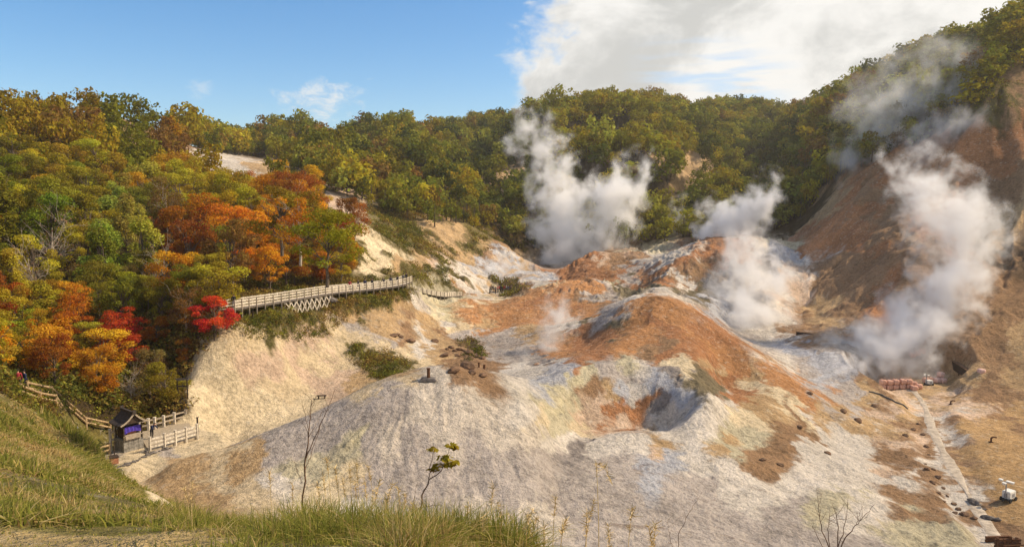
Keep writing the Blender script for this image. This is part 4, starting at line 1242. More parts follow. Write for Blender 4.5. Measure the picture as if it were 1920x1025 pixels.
# ------------------------------------------------------------------ low brush on the slopes
def undergrowth():
    g = np.random.default_rng(21)
    lum = base[..., 1] / (base[..., 0] + 1e-6)
    px, py = NV[0], NV[1]
    dark = np.zeros((NA, NR), bool)
    s = base.sum(-1)
    dark[IA0:IA1, IR0:IR1] = True
    veg = dark & (s < .33) & (lum > .66) & (GR > 55) & (GR < 250) & (px > -100) & (px < 2000)
    veg &= ~((px > 1000) & (py > 240))
    ii, jj = np.nonzero(veg)
    ar = GR[ii, jj] ** 2 * np.gradient(np.log(RR))[jj] / GR[ii, jj] ** .9
    n = 17000
    pk = g.choice(len(ii), size=n, p=ar / ar.sum())
    X = GX[ii[pk], jj[pk]] + g.normal(size=n) * .3; Y = GY[ii[pk], jj[pk]] + g.normal(size=n) * .3
    Zg = bil(Surf.Z, X, Y)
    # taller bushes under the near wood, small weeds on the bank
    rad0 = g.uniform(.35, .95, n) * (1 + .6 * smooth(np.hypot(X, Y), 90, 200))
    def extra(mask, cnt, lo, hi):
        ii, jj = np.nonzero(mask); ar = GR[ii, jj] ** 2 * np.gradient(np.log(RR))[jj] / GR[ii, jj]
        pk = g.choice(len(ii), size=cnt, p=ar / ar.sum())
        return GX[ii[pk], jj[pk]] + g.normal(size=cnt) * .2, GY[ii[pk], jj[pk]] + g.normal(size=cnt) * .2, g.uniform(lo, hi, cnt)
    lowwood = in_poly(px, py, np.array([(-200, 560), (100, 600), (300, 600), (420, 560), (440, 600), (378, 655), (340, 720), (326, 765), (318, 786), (285, 785), (200, 764), (100, 732), (0, 712), (-200, 700)], float)) & (GY > 0) & (GR > 52) & (GR < 110)
    bankm = in_poly(px, py, np.array([(-250, 725), (0, 735), (60, 770), (110, 795), (190, 862), (250, 912), (310, 950), (330, 985), (-250, 985)], float)) & (GY > 0) & (GR < 50) & (GR > 9)
    e1, e2 = extra(lowwood, 3400, .5, 1.5), extra(bankm, 60, .05, .12)
    under = in_poly(px, py, np.array([(425, 588), (505, 577), (525, 592), (600, 586), (612, 563), (700, 550), (760, 541), (775, 560), (700, 578), (650, 592), (610, 632), (560, 642), (480, 634), (432, 618)], float)) & (GY > 0) & (GR > 75) & (GR < 135)
    patch = in_poly(px, py, np.array([(632, 655), (690, 660), (735, 690), (765, 715), (720, 718), (670, 690)], float)) & (GY > 0) & (GR > 75) & (GR < 110)
    e3, e4 = extra(under, 1500, .22, .75), extra(patch, 260, .25, .7)
    X = np.r_[X, e1[0], e2[0], e3[0], e4[0]]; Y = np.r_[Y, e1[1], e2[1], e3[1], e4[1]]; rad0 = np.r_[rad0, e1[2], e2[2], e3[2], e4[2]]; n = len(X)
    Zg = bil(Surf.Z, X, Y)
    # a bush = 9 leaf sprays in a low dome
    k = 34
    rad = rad0
    d = g.normal(size=(n, k, 3)); d[..., 2] = np.abs(d[..., 2]) * .8; d /= np.linalg.norm(d, axis=2)[..., None]
    P = np.stack([X, Y, Zg], -1)[:, None] + d * rad[:, None, None] * g.uniform(.5, 1.0, (n, k, 1))
    P = P.reshape(-1, 3)
    N_ = d.reshape(-1, 3) * .6 + g.normal(size=(n * k, 3)) * .6; N_[:, 2] += .4; N_ /= np.linalg.norm(N_, axis=1)[:, None]
    a = np.cross(N_, g.normal(size=(n * k, 3))); a /= np.linalg.norm(a, axis=1)[:, None]; b = np.cross(N_, a)
    sz = (np.repeat(rad, k) * g.uniform(.10, .20, n * k))[:, None]
    V = np.stack([P - a * sz, P - b * sz * .6, P + a * sz, P + b * sz * .6], 1).reshape(-1, 3)
    F = np.arange(n * k * 4).reshape(-1, 4)
    cols = np.array([(.125, .12, .022), (.085, .09, .02), (.19, .16, .03), (.15, .10, .03), (.23, .15, .045)])
    ci = np.clip((fbm(X / 5, Y / 5, 3, 66) * 7 - 1 + g.normal(size=n) * .8), 0, 4).astype(int)
    T = np.repeat(cols[ci] * g.uniform(.85, 1.45, (n, 1)), k, axis=0)
    me = np_mesh('undergrowth', V, F, [M_FLEAF], {'lv': g.random(n * k), 'tint': T})
    o = link_mesh('undergrowth', me)
    tag(o, 'low scrub and dwarf bamboo covering the slopes and the forest floor', 'undergrowth', None, 'stuff')
undergrowth()

# ------------------------------------------------------------------ saplings, bare shrubs and plume grass before the lens
M_TWIG = mat_plain('red_brown_twig', (.15, .085, .05), .4, 20)
M_PLUME = mat_plain('straw_plume', (.62, .46, .22), .25, 30)

def at_ground(px, Y):
    x = (px - 960) / FPX * Y * (CP + .3 * SP)
    return x

def px_pt(px, py, Y):
    return at(px, py, Y)

def sapling(name, stems, label, cat, leaves=None):
    """stems: list of pixel polylines [(px,py,Y)...] with base radius; first starts at the root."""
    b = px_pt(*stems[0][0][0]); zg = ground(b[0], b[1])
    root = empty(name, (b[0], b[1], zg - .03))
    o0 = np.array(root.location)
    for i, (pl, r) in enumerate(stems):
        P = np.array([px_pt(*p) for p in pl])
        if i == 0:
            P = np.vstack([[b[0], b[1], zg - .05], P[1:]])
        t = np.linspace(0, len(P) - 1, len(P) * 4)
        Q = np.stack([np.interp(t, np.arange(len(P)), P[:, k]) for k in range(3)], -1)
        rg_ = np.random.default_rng(i + 3)
        Q[1:-1] += rg_.normal(size=(len(Q) - 2, 3)) * .004
        G = Geo(); G.tube(Q - o0, np.linspace(r, r * .22, len(Q)), 5)
        for q in range(0 if leaves else 5):     # fine side twigs
            k_ = rg_.integers(len(Q) // 2, len(Q)); e_ = Q[k_] + np.array([rg_.normal() * .05, rg_.normal() * .05, rg_.uniform(.04, .13)])
            G.tube(np.array([Q[k_], (Q[k_] + e_) / 2 + rg_.normal(size=3) * .006, e_]) - o0, (r * .25, r * .2, r * .1), 4)
        G.build('stem' if i == 0 else 'branch', M_TWIG, root, smooth_=True)
    if leaves:
        g = np.random.default_rng(9)
        lob = [(px_pt(x, y, Y) - o0, (rx, rx, rx * .22)) for x, y, Y, rx in leaves]
        V, F, lv = leaf_cloud(g, lob, 210, .024, flat=1.2)
        me = np_mesh('leaves', V, F, [M_LEAF], {'lv': lv})
        o = link_mesh('leaves', me, root); o.color = (.24, .17, .02, 1)
    tag(root, label, cat)
    return root
Ya = 6.6
sapling('sapling', [([(563, 962, Ya), (571, 872, Ya), (580, 803, Ya), (585, 751, Ya)], .010),
                    ([(574, 858, Ya), (592, 815, Ya), (612, 770, Ya - .1), (629, 728, Ya - .1)], .005),
                    ([(572, 880, Ya), (584, 850, Ya + .1), (600, 800, Ya + .2), (611, 775, Ya + .2)], .004),
                    ([(579, 812, Ya), (572, 780, Ya), (566, 748, Ya - .05)], .003),
                    ([(578, 820, Ya), (590, 800, Ya), (604, 772, Ya + .1)], .003),
                    ([(583, 775, Ya), (589, 752, Ya), (594, 742, Ya)], .002),
                    ([(567, 905, Ya), (556, 880, Ya), (553, 862, Ya)], .003)],
        'tall leafless sapling with thin reddish twigs rising from the front grass', 'sapling')
Yb = 6.2
sapling('sapling', [([(778, 972, Yb), (790, 930, Yb), (805, 899, Yb), (826, 886, Yb), (834, 868, Yb), (842, 842, Yb)], .008),
                    ([(782, 955, Yb), (798, 948, Yb), (825, 945, Yb - .1)], .005),
                    ([(804, 900, Yb), (806, 880, Yb), (812, 850, Yb), (815, 842, Yb)], .004),
                    ([(779, 965, Yb), (776, 935, Yb), (783, 905, Yb)], .003),
                    ([(832, 872, Yb), (848, 866, Yb), (858, 866, Yb)], .003)],
        'small sapling with a few tiers of golden green leaves in the front grass', 'sapling',
        [(812, 841, Yb, .05), (845, 836, Yb, .06), (853, 838, Yb, .045), (835, 858, Yb, .07), (850, 866, Yb, .06), (822, 872, Yb, .06), (812, 881, Yb, .045), (842, 872, Yb, .05)])
Yc = 5.2
sapling('bare_shrub', [([(1568, 1060, Yc), (1572, 1000, Yc), (1568, 960, Yc)], .006),
                       ([(1566, 1040, Yc), (1590, 1000, Yc), (1612, 975, Yc), (1640, 945, Yc)], .005),
                       ([(1566, 1040, Yc), (1585, 985, Yc), (1590, 940, Yc)], .004),
                       ([(1560, 1040, Yc), (1540, 990, Yc), (1535, 945, Yc)], .005),
                       ([(1560, 1040, Yc), (1552, 1000, Yc), (1556, 962, Yc)], .004),
                       ([(1606, 982, Yc), (1612, 960, Yc), (1618, 945, Yc)], .002),
                       ([(1550, 1040, Yc), (1530, 1000, Yc), (1523, 985, Yc)], .003)],
        'leafless shrub of thin red twigs at the bottom edge of the white slope', 'shrub')
sapling('bare_shrub', [([(1262, 1040, 5.4), (1272, 1000, 5.4), (1290, 965, 5.4), (1309, 937, 5.4)], .003),
                       ([(1262, 1030, 5.4), (1254, 1000, 5.4), (1252, 975, 5.4)], .002)],
        'single thin bare stalk leaning in front of the grey mud slope', 'shrub')

PL = [(655, 872), (668, 868), (690, 873), (628, 876), (604, 884), (642, 898), (683, 893), (712, 900), (736, 905), (746, 912), (612, 858), (700, 918), (505, 884), (722, 930), (880, 945), (925, 906), (932, 940), (1042, 932), (1118, 868), (1114, 938),
      (1186, 952), (1230, 976), (1216, 985), (1100, 958), (1000, 955), (1006, 968), (988, 962), (760, 925), (775, 940), (850, 960), (665, 900), (595, 905), (548, 905), (360, 905), (345, 915), (1062, 972), (955, 965), (1140, 985), (1020, 985), (905, 968)]
gp = np.random.default_rng(31)
plume_tags = []
for i, (x, y) in enumerate(PL):
    Y = 6.0 + gp.uniform(-.5, 1.2) if x < 800 else 5.0 + gp.uniform(-.3, .5)
    top = at(x, y, Y)
    zg = ground(top[0], top[1])
    bx, by = top[0] + gp.normal() * .05, top[1] + gp.normal() * .05
    zg = ground(bx, by)
    h = top[2] - zg
    root = empty('plume_stalk', (bx, by, zg))
    t = np.linspace(0, 1, 7)
    end = np.array([top[0] - bx, top[1] - by, h])
    P = np.stack([end[0] * t ** 2, end[1] * t ** 2, h * t], -1)
    if i == 18:
        P = np.vstack([P, P[-1] + np.array([.06, 0, -.03]), P[-1] + np.array([.12, 0, -.16])])
    G = Geo(); G.tube(P, np.linspace(.0035, .0014, len(P)), 4); G.build('stalk', M_PLUME, root)
    # plume: fine drooping hairs along the last 16 cm
    n = 90
    k = gp.random(n); ln = .17 * gp.uniform(.9, 1.3)
    A = P[-1][None] - (P[-1] - P[-2]) / np.linalg.norm(P[-1] - P[-2]) * (k * ln)[:, None]
    if i == 18:
        A = np.stack([np.interp(1 - k * .35, np.linspace(0, 1, len(P)), P[:, q]) for q in range(3)], -1)
    wd = .017 * np.sin(np.clip(k * 1.1 + .12, 0, 1) * np.pi) + .004
    d = gp.normal(size=(n, 3)); d[:, 2] = -np.abs(d[:, 2]) * .2 + .9; d /= np.linalg.norm(d, axis=1)[:, None]
    B = A + gp.normal(size=(n, 3)) * wd[:, None] + d * .03
    s = gp.normal(size=(n, 3)) * .0016
    V = np.stack([A - s, A + s, B + s * .4, B - s * .4], 1).reshape(-1, 3)
    me = np_mesh('plume', V, np.arange(n * 4).reshape(-1, 4), [M_PLUME]); link_mesh('plume', me, root)
    plume_tags.append((x, root))
plume_tags.sort(key=lambda t: t[0])
for i, (x, r) in enumerate(plume_tags):
    tag(r, f"straw coloured plume grass stalk above the front grass, {ORD[i]} from the left", 'grass stalk', 'plume grass stalks before the mound', 'thing')
# ------------------------------------------------------------------ materials of built things
M_WHITEWOOD = mat_plain('weathered_white_timber', (.66, .60, .50), .22, 6, stretch=(1, 1, 1), dark=(.34, .29, .23))
M_GREYWOOD = mat_plain('grey_timber', (.36, .30, .23), .3, 6)
M_LOG = mat_plain('log_timber', (.40, .29, .16), .35, 7, dark=(.18, .12, .07))
M_DARKWOOD = mat_plain('dark_timber', (.055, .038, .028), .5, 5)
M_RUST = mat_plain('rusted_iron', (.11, .05, .025), .5, 8)
M_ROOF = mat_plain('dark_copper_roof', (.055, .045, .040), .4, 5, rough=.6)
M_STONE = mat_plain('grey_stone', (.24, .225, .20), .4, 3, bump=.6)
M_ROCK = mat_plain('dark_rock', (.13, .115, .105), .5, 2.2, bump=.8, bdist=.08)
M_BROCK = mat_plain('brown_rock', (.15, .09, .055), .5, 2.2, bump=.8, bdist=.08)
M_PURPLE = mat_plain('purple_cloth', (.085, .055, .42), .2, 6, dark=(.06, .04, .30))
M_BAG = mat_plain('salmon_bag_fabric', (.62, .37, .28), .2, 4, dark=(.46, .25, .18), bump=.5)
M_PBAG = mat_plain('pale_pink_bag_fabric', (.70, .47, .40), .2, 4, bump=.5)
M_WHITE = mat_plain('white_enamel', (.72, .72, .68), .12, 4, rough=.45)
M_BLACK = mat_plain('black_rubber', (.03, .03, .03), .2, 6)
M_STEEL = mat_plain('dull_steel', (.30, .30, .31), .2, 6, rough=.5)
M_GLASS = mat_plain('lamp_lens', (.75, .76, .74), .1, 6, rough=.2, spec=.6)
M_HOSE = mat_plain('grey_hose', (.11, .105, .10), .2, 4)
M_SKIN = mat_plain('skin', (.52, .31, .21), .08, 6)
M_HAIR = mat_plain('black_hair', (.02, .016, .014), .2, 20)
M_REDBOX = mat_plain('red_brown_box', (.36, .15, .09), .25, 6)

# ------------------------------------------------------------------ boardwalk
def walk(name, line, label, width, rail_h, step, rails, trestle):
    P3 = np.array([at(*p) for p in line])
    root = empty(name, P3[0] - np.array([0, 0, .5])); o0 = np.array(root.location)
    seg = np.r_[0, np.cumsum(np.linalg.norm(np.diff(P3[:, :2], axis=0), axis=1))]
    Ltot = seg[-1]

    def pos(s): return np.array([np.interp(s, seg, P3[:, k]) for k in range(3)])

    def side(s):
        a, b = pos(max(0, s - 1.0)), pos(min(Ltot, s + 1.0)); d = (b - a)[:2]; d /= np.linalg.norm(d)
        return np.array([d[1], -d[0], 0])
    ss = np.linspace(0, Ltot, int(Ltot / 1.0) + 2)
    # deck: boards across, laid as one slab with a lip
    G = Geo()
    for a, b in zip(ss[:-1], ss[1:]):
        pa, pb = pos(a), pos(b); na, nb = side(a), side(b)
        w = width / 2
        v = [pa - na * w, pa + na * w, pb + nb * w, pb - nb * w]
        v = np.array(v + [q - np.array([0, 0, .14]) for q in v]) - o0
        G.add(v, [(0, 1, 2, 3), (7, 6, 5, 4), (0, 4, 5, 1), (2, 6, 7, 3)])
    G.build('deck', M_GREYWOOD, root)
    for sg in (1, -1):
        for h in rails:
            G = Geo()
            for a, b in zip(ss[:-1], ss[1:]):
                G.beam(pos(a) + side(a) * sg * (width / 2 - .04) + (0, 0, h) - o0, pos(b) + side(b) * sg * (width / 2 - .04) + (0, 0, h) - o0, .05, .15)
            G.build('rail', M_WHITEWOOD, root)
        n = int(Ltot / step)
        for k in range(n + 1):
            s = k * Ltot / n
            p = pos(s) + side(s) * sg * (width / 2 + .03)
            G = Geo(); zb = max(ground(p[0], p[1]) - .1, p[2] - 2.4) if sg > 0 else p[2] - .3
            zb = min(zb, p[2] - .2)
            G.beam(np.array([p[0], p[1], zb]) - o0, p + (0, 0, rail_h + .06) - o0, .11, .11)
            G.build('post', M_GREYWOOD if sg > 0 else M_WHITEWOOD, root)
    if trestle:
        s0, s1, m = trestle
        T_ = np.linspace(s0 * Ltot, s1 * Ltot, m)
        for k in range(m - 1):
            for q in (0, 1):
                a, b = (T_[k], T_[k + 1]) if q == 0 else (T_[k + 1], T_[k])
                pa = pos(a) + side(a) * (width / 2 + .1); pb = pos(b) + side(b) * (width / 2 + .1)
                zb = max(ground(pb[0], pb[1]), pb[2] - 1.7) - .1
                G = Geo(); G.beam(pa - (0, 0, .2) - o0, np.array([pb[0], pb[1], zb]) - o0, .11, .13); G.build('brace', M_WHITEWOOD, root)
        for k in range(m):
            p = pos(T_[k]); nn_ = side(T_[k])
            G = Geo()
            q = p + nn_ * (width / 2 - .1)
            zb = ground(q[0], q[1]) - .2
            G.beam(np.array([q[0], q[1], min(zb, p[2] - .6)]) - o0, q - (0, 0, .14) - o0, .16, .16); G.build('trestle_leg', M_WHITEWOOD, root)
    tag(root, label, 'boardwalk')
    return pos, side, Ltot
bw_pos, bw_side, bw_len = walk('boardwalk', DECK, 'long white railed timber boardwalk on trestle legs along the foot of the wood', 1.8, 1.05, 1.62, (.30, .64, .98), (.24, .47, 10))
walk('boardwalk', DECK2, 'short curving railed walk beyond the end of the long boardwalk', 1.5, .85, .95, (.25, .52, .80), None)

# ------------------------------------------------------------------ people
def person_mesh(pose, shirt, trousers, seed=0):
    """One continuous body grown with a skin modifier; clothing colours by height."""
    bm = bmesh.new()
    lay = bm.verts.layers.skin.verify()
    J = {'pel': (0, 0, .93), 'bel': (0, .01, 1.08), 'che': (0, .0, 1.30), 'nek': (0, .01, 1.46), 'hd0': (0, .035, 1.55), 'hd1': (0, .02, 1.68),
         'shl': (-.19, 0, 1.40), 'ell': (-.25, .02, 1.12), 'wrl': (-.24, .12, .88), 'fil': (-.24, .15, .78), 'shr': (.19, 0, 1.40), 'elr': (.25, .02, 1.12), 'wrr': (.24, .12, .88), 'fir': (.24, .15, .78),
         'hil': (-.10, 0, .88), 'knl': (-.11, .03, .50), 'anl': (-.11, -.02, .09), 'tol': (-.12, .16, .04), 'hir': (.10, 0, .88), 'knr': (.11, .03, .50), 'anr': (.11, -.02, .09), 'tor': (.12, .16, .04)}
    RD = {'pel': .145, 'bel': .135, 'che': .155, 'nek': .06, 'hd0': .09, 'hd1': .10, 'shl': .075, 'shr': .075, 'ell': .05, 'elr': .05, 'wrl': .035, 'wrr': .035, 'fil': .03, 'fir': .03,
          'hil': .095, 'hir': .095, 'knl': .065, 'knr': .065, 'anl': .045, 'anr': .045, 'tol': .04, 'tor': .04}
    if pose == 'walk':
        J.update(knl=(-.11, .20, .53), anl=(-.11, .22, .12), tol=(-.12, .40, .07), knr=(.11, -.06, .50), anr=(.11, -.27, .13), tor=(.12, -.13, .05), wrl=(-.25, -.10, .92), fil=(-.25, -.12, .82), wrr=(.24, .26, .98), fir=(.23, .33, .92))
    if pose == 'lean':
        J.update(che=(0, .22, 1.22), nek=(0, .33, 1.32), hd0=(0, .42, 1.36), hd1=(0, .48, 1.46), shl=(-.19, .28, 1.28), shr=(.19, .28, 1.28), ell=(-.25, .36, 1.02), elr=(.25, .36, 1.02), wrl=(-.20, .56, 1.0), wrr=(.20, .56, 1.0), fil=(-.17, .66, 1.02), fir=(.17, .66, 1.02), bel=(0, .09, 1.07))
    vs = {}
    for k, p in J.items():
        v = bm.verts.new(p); v[lay].radius = (RD[k], RD[k] * (.78 if k in ('pel', 'bel', 'che') else 1)); vs[k] = v
    vs['pel'][lay].use_root = True
    for a, b in (('pel', 'bel'), ('bel', 'che'), ('che', 'nek'), ('nek', 'hd0'), ('hd0', 'hd1'), ('che', 'shl'), ('shl', 'ell'), ('ell', 'wrl'), ('wrl', 'fil'), ('che', 'shr'), ('shr', 'elr'), ('elr', 'wrr'), ('wrr', 'fir'),
                 ('pel', 'hil'), ('hil', 'knl'), ('knl', 'anl'), ('anl', 'tol'), ('pel', 'hir'), ('hir', 'knr'), ('knr', 'anr'), ('anr', 'tor')):
        bm.edges.new((vs[a], vs[b]))
    me = bpy.data.meshes.new('figure'); bm.to_mesh(me); bm.free()
    o = bpy.data.objects.new('figure_tmp', me); C.objects.link(o)
    o.modifiers.new('s', 'SKIN').use_smooth_shade = True
    o.modifiers.new('d', 'SUBSURF').levels = 1
    dg = bpy.context.evaluated_depsgraph_get()
    out = bpy.data.meshes.new_from_object(o.evaluated_get(dg)); out.name = 'person'
    bpy.data.objects.remove(o)
    for m in (M_SKIN, shirt, trousers): out.materials.append(m)
    hand = [np.array(J['fil']), np.array(J['fir'])]; head = np.array(J['hd0']); nk = np.array(J['nek'])
    for p in out.polygons:
        c = np.array(p.center)
        if np.linalg.norm(c - head) < .19 and c[2] > nk[2] + .02: p.material_index = 0
        elif min(np.linalg.norm(c - h) for h in hand) < .09: p.material_index = 0
        elif c[2] < .93: p.material_index = 2
        else: p.material_index = 1
    return out, (np.array(J['hd0']) + np.array(J['hd1'])) / 2

def hair_mesh(c):
    G = bmesh.new()
    bmesh.ops.create_uvsphere(G, u_segments=10, v_segments=7, radius=.112)
    bmesh.ops.delete(G, geom=[v for v in G.verts if v.co.z < -.03 and v.co.y > -.02 or v.co.y > .075 and v.co.z < .04], context='VERTS')
    for v in G.verts: v.co += Vector(c) + Vector((0, -.012, .03))
    me = bpy.data.meshes.new('hair'); G.to_mesh(me); G.free(); me.materials.append(M_HAIR)
    for p in me.polygons: p.use_smooth = True
    return me
CLOTH = {k: mat_plain(k + '_cloth', c, .15, 8) for k, c in {'black': (.022, .022, .026), 'navy': (.03, .04, .10), 'white': (.74, .73, .70), 'red': (.34, .04, .05), 'grey': (.20, .20, .21), 'khaki': (.25, .20, .12)}.items()}
PM = {}

def person(p, face, pose, shirt, trousers, label, group=None, scale=1.0, drop=0.0):
    key = (pose, shirt, trousers)
    if key not in PM: PM[key] = person_mesh(pose, CLOTH[shirt], CLOTH[trousers]); PM[key] = (PM[key][0], hair_mesh(PM[key][1]))
    o = link_mesh('person', PM[key][0], None, (p[0], p[1], p[2] - drop)); o.rotation_euler = (0, 0, face); o.scale = (scale,) * 3
    tag(o, label, 'person', group, 'thing')
    link_mesh('hair', PM[key][1], o)
    return o
BWP = [(.03, 'black', 'grey', 'stand', 'person in black at the near end of the long boardwalk'), (.60, 'red', 'black', 'walk', 'person in a red top walking on the boardwalk above the trestle end'),
       (.645, 'black', 'navy', 'walk', 'person in black just behind the red top on the boardwalk'), (.68, 'navy', 'black', 'walk', 'person in navy, third of the walkers past the trestle'),
       (.72, 'black', 'grey', 'stand', 'person in black standing midway along the far half of the boardwalk'), (.79, 'black', 'black', 'lean', 'person all in black leaning on the boardwalk rail'),
       (.83, 'navy', 'grey', 'walk', 'person in navy beside the leaning walker on the boardwalk'), (.885, 'black', 'navy', 'stand', 'person in black and navy well along the boardwalk'),
       (.945, 'grey', 'black', 'walk', 'person in grey near the far bend of the boardwalk'), (.985, 'black', 'black', 'stand', 'person all in black at the far end of the long boardwalk')]
for s, a, b, ps, lb in BWP:
    q = bw_pos(s * bw_len)
    person(q + bw_side(s * bw_len) * .1, random.uniform(-1.2, 1.2) + 1.0, ps, a, b, lb, 'walkers on the long boardwalk')

def on_ground(px, py, Y):
    p = at(px, py, Y); return np.array([p[0], p[1], ground(p[0], p[1])])

# ------------------------------------------------------------------ shrine and its platform
SZ = ground(*at(250, 846, 63)[:2])

def shrine():
    c = at(243, 846, 63.3); c[2] = SZ - .1
    fd = math.atan2(-.62, .78)                    # the front looks right of the camera
    root = empty('shrine', c, fd); root.scale = (.86, .86, .86)   # local +X = front
    tag(root, 'small dark timber shrine with a curved gable roof and purple curtain on a stone base', 'shrine')
    G = Geo()                                     # stone base in three courses
    for k in range(3):
        for j in range(4):
            w = 2.0 / 4
            G.box((0.0 + .01 * (k % 2), -1.0 + w * (j + .5), .25 + k * .44), (2.1 - .02 * k, w - .03, .42), mi=0)
    G.build('stone_base', M_STONE, root)
    G = Geo(); G.box((-.1, 0, 2.05), (1.5, 1.5, 1.35)); w = G.build('wall', M_DARKWOOD, root)
    G = Geo()
    G.box((.68, 0, 2.0), (.05, .9, 1.1)); G.build('door', M_REDBOX, w)
    for sx in (-.85, .95):
        for sy in (-.88, .88):
            G = Geo(); G.beam((sx, sy, 1.35), (sx, sy, 2.85), .12, .12); G.build('pillar', M_DARKWOOD, root)
    # curtain hung between the front pillars
    G = Geo(); n = 14; V = []
    for k in range(n + 1):
        y = -.82 + 1.64 * k / n; wv = .035 * math.sin(k * 2.1); dip = .16 * math.sin(math.pi * k / n)
        V += [(.98 + wv, y, 2.68), (1.0 + wv * 1.6, y, 2.30 + dip * .4), (1.0 + wv, y, 1.98 + dip)]
    F = []
    for k in range(n):
        for j in range(2):
            F.append((k * 3 + j, k * 3 + 3 + j, k * 3 + 4 + j, k * 3 + 1 + j))
    G.add(V, F); G.build('curtain', M_PURPLE, root)
    G = Geo(); G.box((1.0, -.1, 1.62), (.5, 1.5, .40)); G.build('offering_box', M_GREYWOOD, root)
    G = Geo()
    for y in np.linspace(-.95, .95, 7): G.beam((1.12, y, 1.28), (1.12, y, 1.75), .06, .06)
    G.beam((1.12, -1.0, 1.74), (1.12, 1.0, 1.74), .08, .07); G.build('railing', M_GREYWOOD, root)
    # roof: concave slopes falling to both sides of a ridge running front to back
    G = Geo(); prof = [(0, 1.28), (.30, .93), (.62, .62), (.98, .36), (1.38, .20)]
    xs = np.linspace(-1.25, 1.45, 7)
    for sg in (1, -1):
        V = []
        for x in xs:
            up = .10 * abs((x - .1) / 1.35) ** 3
            for (y, z) in prof: V.append((x, sg * y, 2.75 + z + up))
        for x in xs:
            up = .10 * abs((x - .1) / 1.35) ** 3
            for (y, z) in prof: V.append((x, sg * y, 2.75 + z + up - .13))
        m = len(prof); N1 = len(xs) * m; F = []
        for i in range(len(xs) - 1):
            for j in range(m - 1):
                a = i * m + j
                q = (a, a + m, a + m + 1, a + 1)
                F.append(q if sg < 0 else q[::-1]); F.append(tuple(v + N1 for v in (q[::-1] if sg < 0 else q)))
        for i in range(len(xs) - 1):
            a = i * m + m - 1; F.append((a, a + m, a + m + N1, a + N1))
        for i in (0, len(xs) - 1):
            for j in range(m - 1):
                a = i * m + j; F.append((a, a + 1, a + 1 + N1, a + N1))
        G.add(V, F)
    rf = G.build('roof', M_ROOF, root)
    G = Geo()
    G.box((.1, 0, 4.10), (2.9, .22, .20))
    for x in (-1.3, 1.5): G.box((x, 0, 4.20), (.16, .34, .40))
    G.build('ridge', M_ROOF, rf)
    G = Geo()
    for sg in (1, -1):
        for (y0, z0), (y1, z1) in zip(prof[:-1], prof[1:]):
            G.beam((1.5, sg * y0, 2.73 + z0 + .08), (1.5, sg * y1, 2.73 + z1 + .08), .05, .16)
    G.build('bargeboard', M_GREYWOOD, rf)
    V = [(1.30, -1.0, 3.0), (1.30, 1.0, 3.0), (1.30, .3, 3.65), (1.30, -.3, 3.65)]
    V += [(x - .06, y, z) for x, y, z in V]
    G = Geo(); G.add(V, [(0, 1, 2, 3), (7, 6, 5, 4), (0, 4, 5, 1), (1, 5, 6, 2), (2, 6, 7, 3), (3, 7, 4, 0)]); G.build('gable', M_DARKWOOD, root)
shrine()

def fence(name, pxs, label, post_h, rails, rail_w, mats, post_w=.16, group=None, step=None, zfix=None, round_=False):
    P = [at(*p) for p in pxs]
    P = [np.array([p[0], p[1], (zfix if zfix is not None else ground(p[0], p[1]))]) for p in P]
    if step:
        Q = []
        for a, b in zip(P[:-1], P[1:]):
            n = max(1, int(round(np.linalg.norm((b - a)[:2]) / step)))
            Q += [a + (b - a) * k / n for k in range(n)]
        P = Q + [P[-1]]
        if zfix is None: P = [np.array([p[0], p[1], ground(p[0], p[1])]) for p in P]
    root = empty(name, P[0]); o0 = np.array(P[0])
    for p in P:
        G = Geo()
        if round_: G.tube([p - o0 - (0, 0, .3), p - o0 + (0, 0, post_h)], (post_w * .5, post_w * .5), 8)
        else:
            G.beam(p - o0 - (0, 0, .3), p - o0 + (0, 0, post_h), post_w, post_w)
            G.box(tuple(p - o0 + (0, 0, post_h + .03)), (post_w * 1.2, post_w * 1.2, .06))
        G.build('post', mats[0], root, smooth_=round_)
    for h in rails:
        G = Geo()
        for a, b in zip(P[:-1], P[1:]):
            if round_: G.tube([a - o0 + (0, 0, h), b - o0 + (0, 0, h)], (rail_w * .5, rail_w * .5), 8)
            else: G.beam(a - o0 + (0, 0, h), b - o0 + (0, 0, h), rail_w * .45, rail_w)
        G.build('rail', mats[1], root, smooth_=round_)
    tag(root, label, 'fence', group)
    return root
PZ = SZ + .15
fence('railing', [(281, 840, 62.2), (308.6, 836, 63.2), (329, 832, 64.1), (349, 828, 65.0), (370, 824, 66)], 'pale timber railing on the sunny front edge of the shrine platform', 1.2, (.3, .65, 1.0), .17, (M_WHITEWOOD, M_WHITEWOOD), .17, zfix=PZ)
fence('railing', [(262, 812, 67.5), (279, 811, 68), (291, 811, 68.4), (308, 811, 69), (328, 811, 70), (350, 812, 71)], 'brown and white railing at the back of the shrine platform', 1.2, (.6, 1.05), .15, (M_WHITEWOOD, M_GREYWOOD), .2, zfix=PZ - .1)
fence('railing', [(207, 826, 62.8), (217, 824, 63.5), (226, 820, 65)], 'short pale railing at the left side of the shrine', 1.9, (.9, 1.6), .16, (M_WHITEWOOD, M_WHITEWOOD), .18, zfix=SZ - .05)
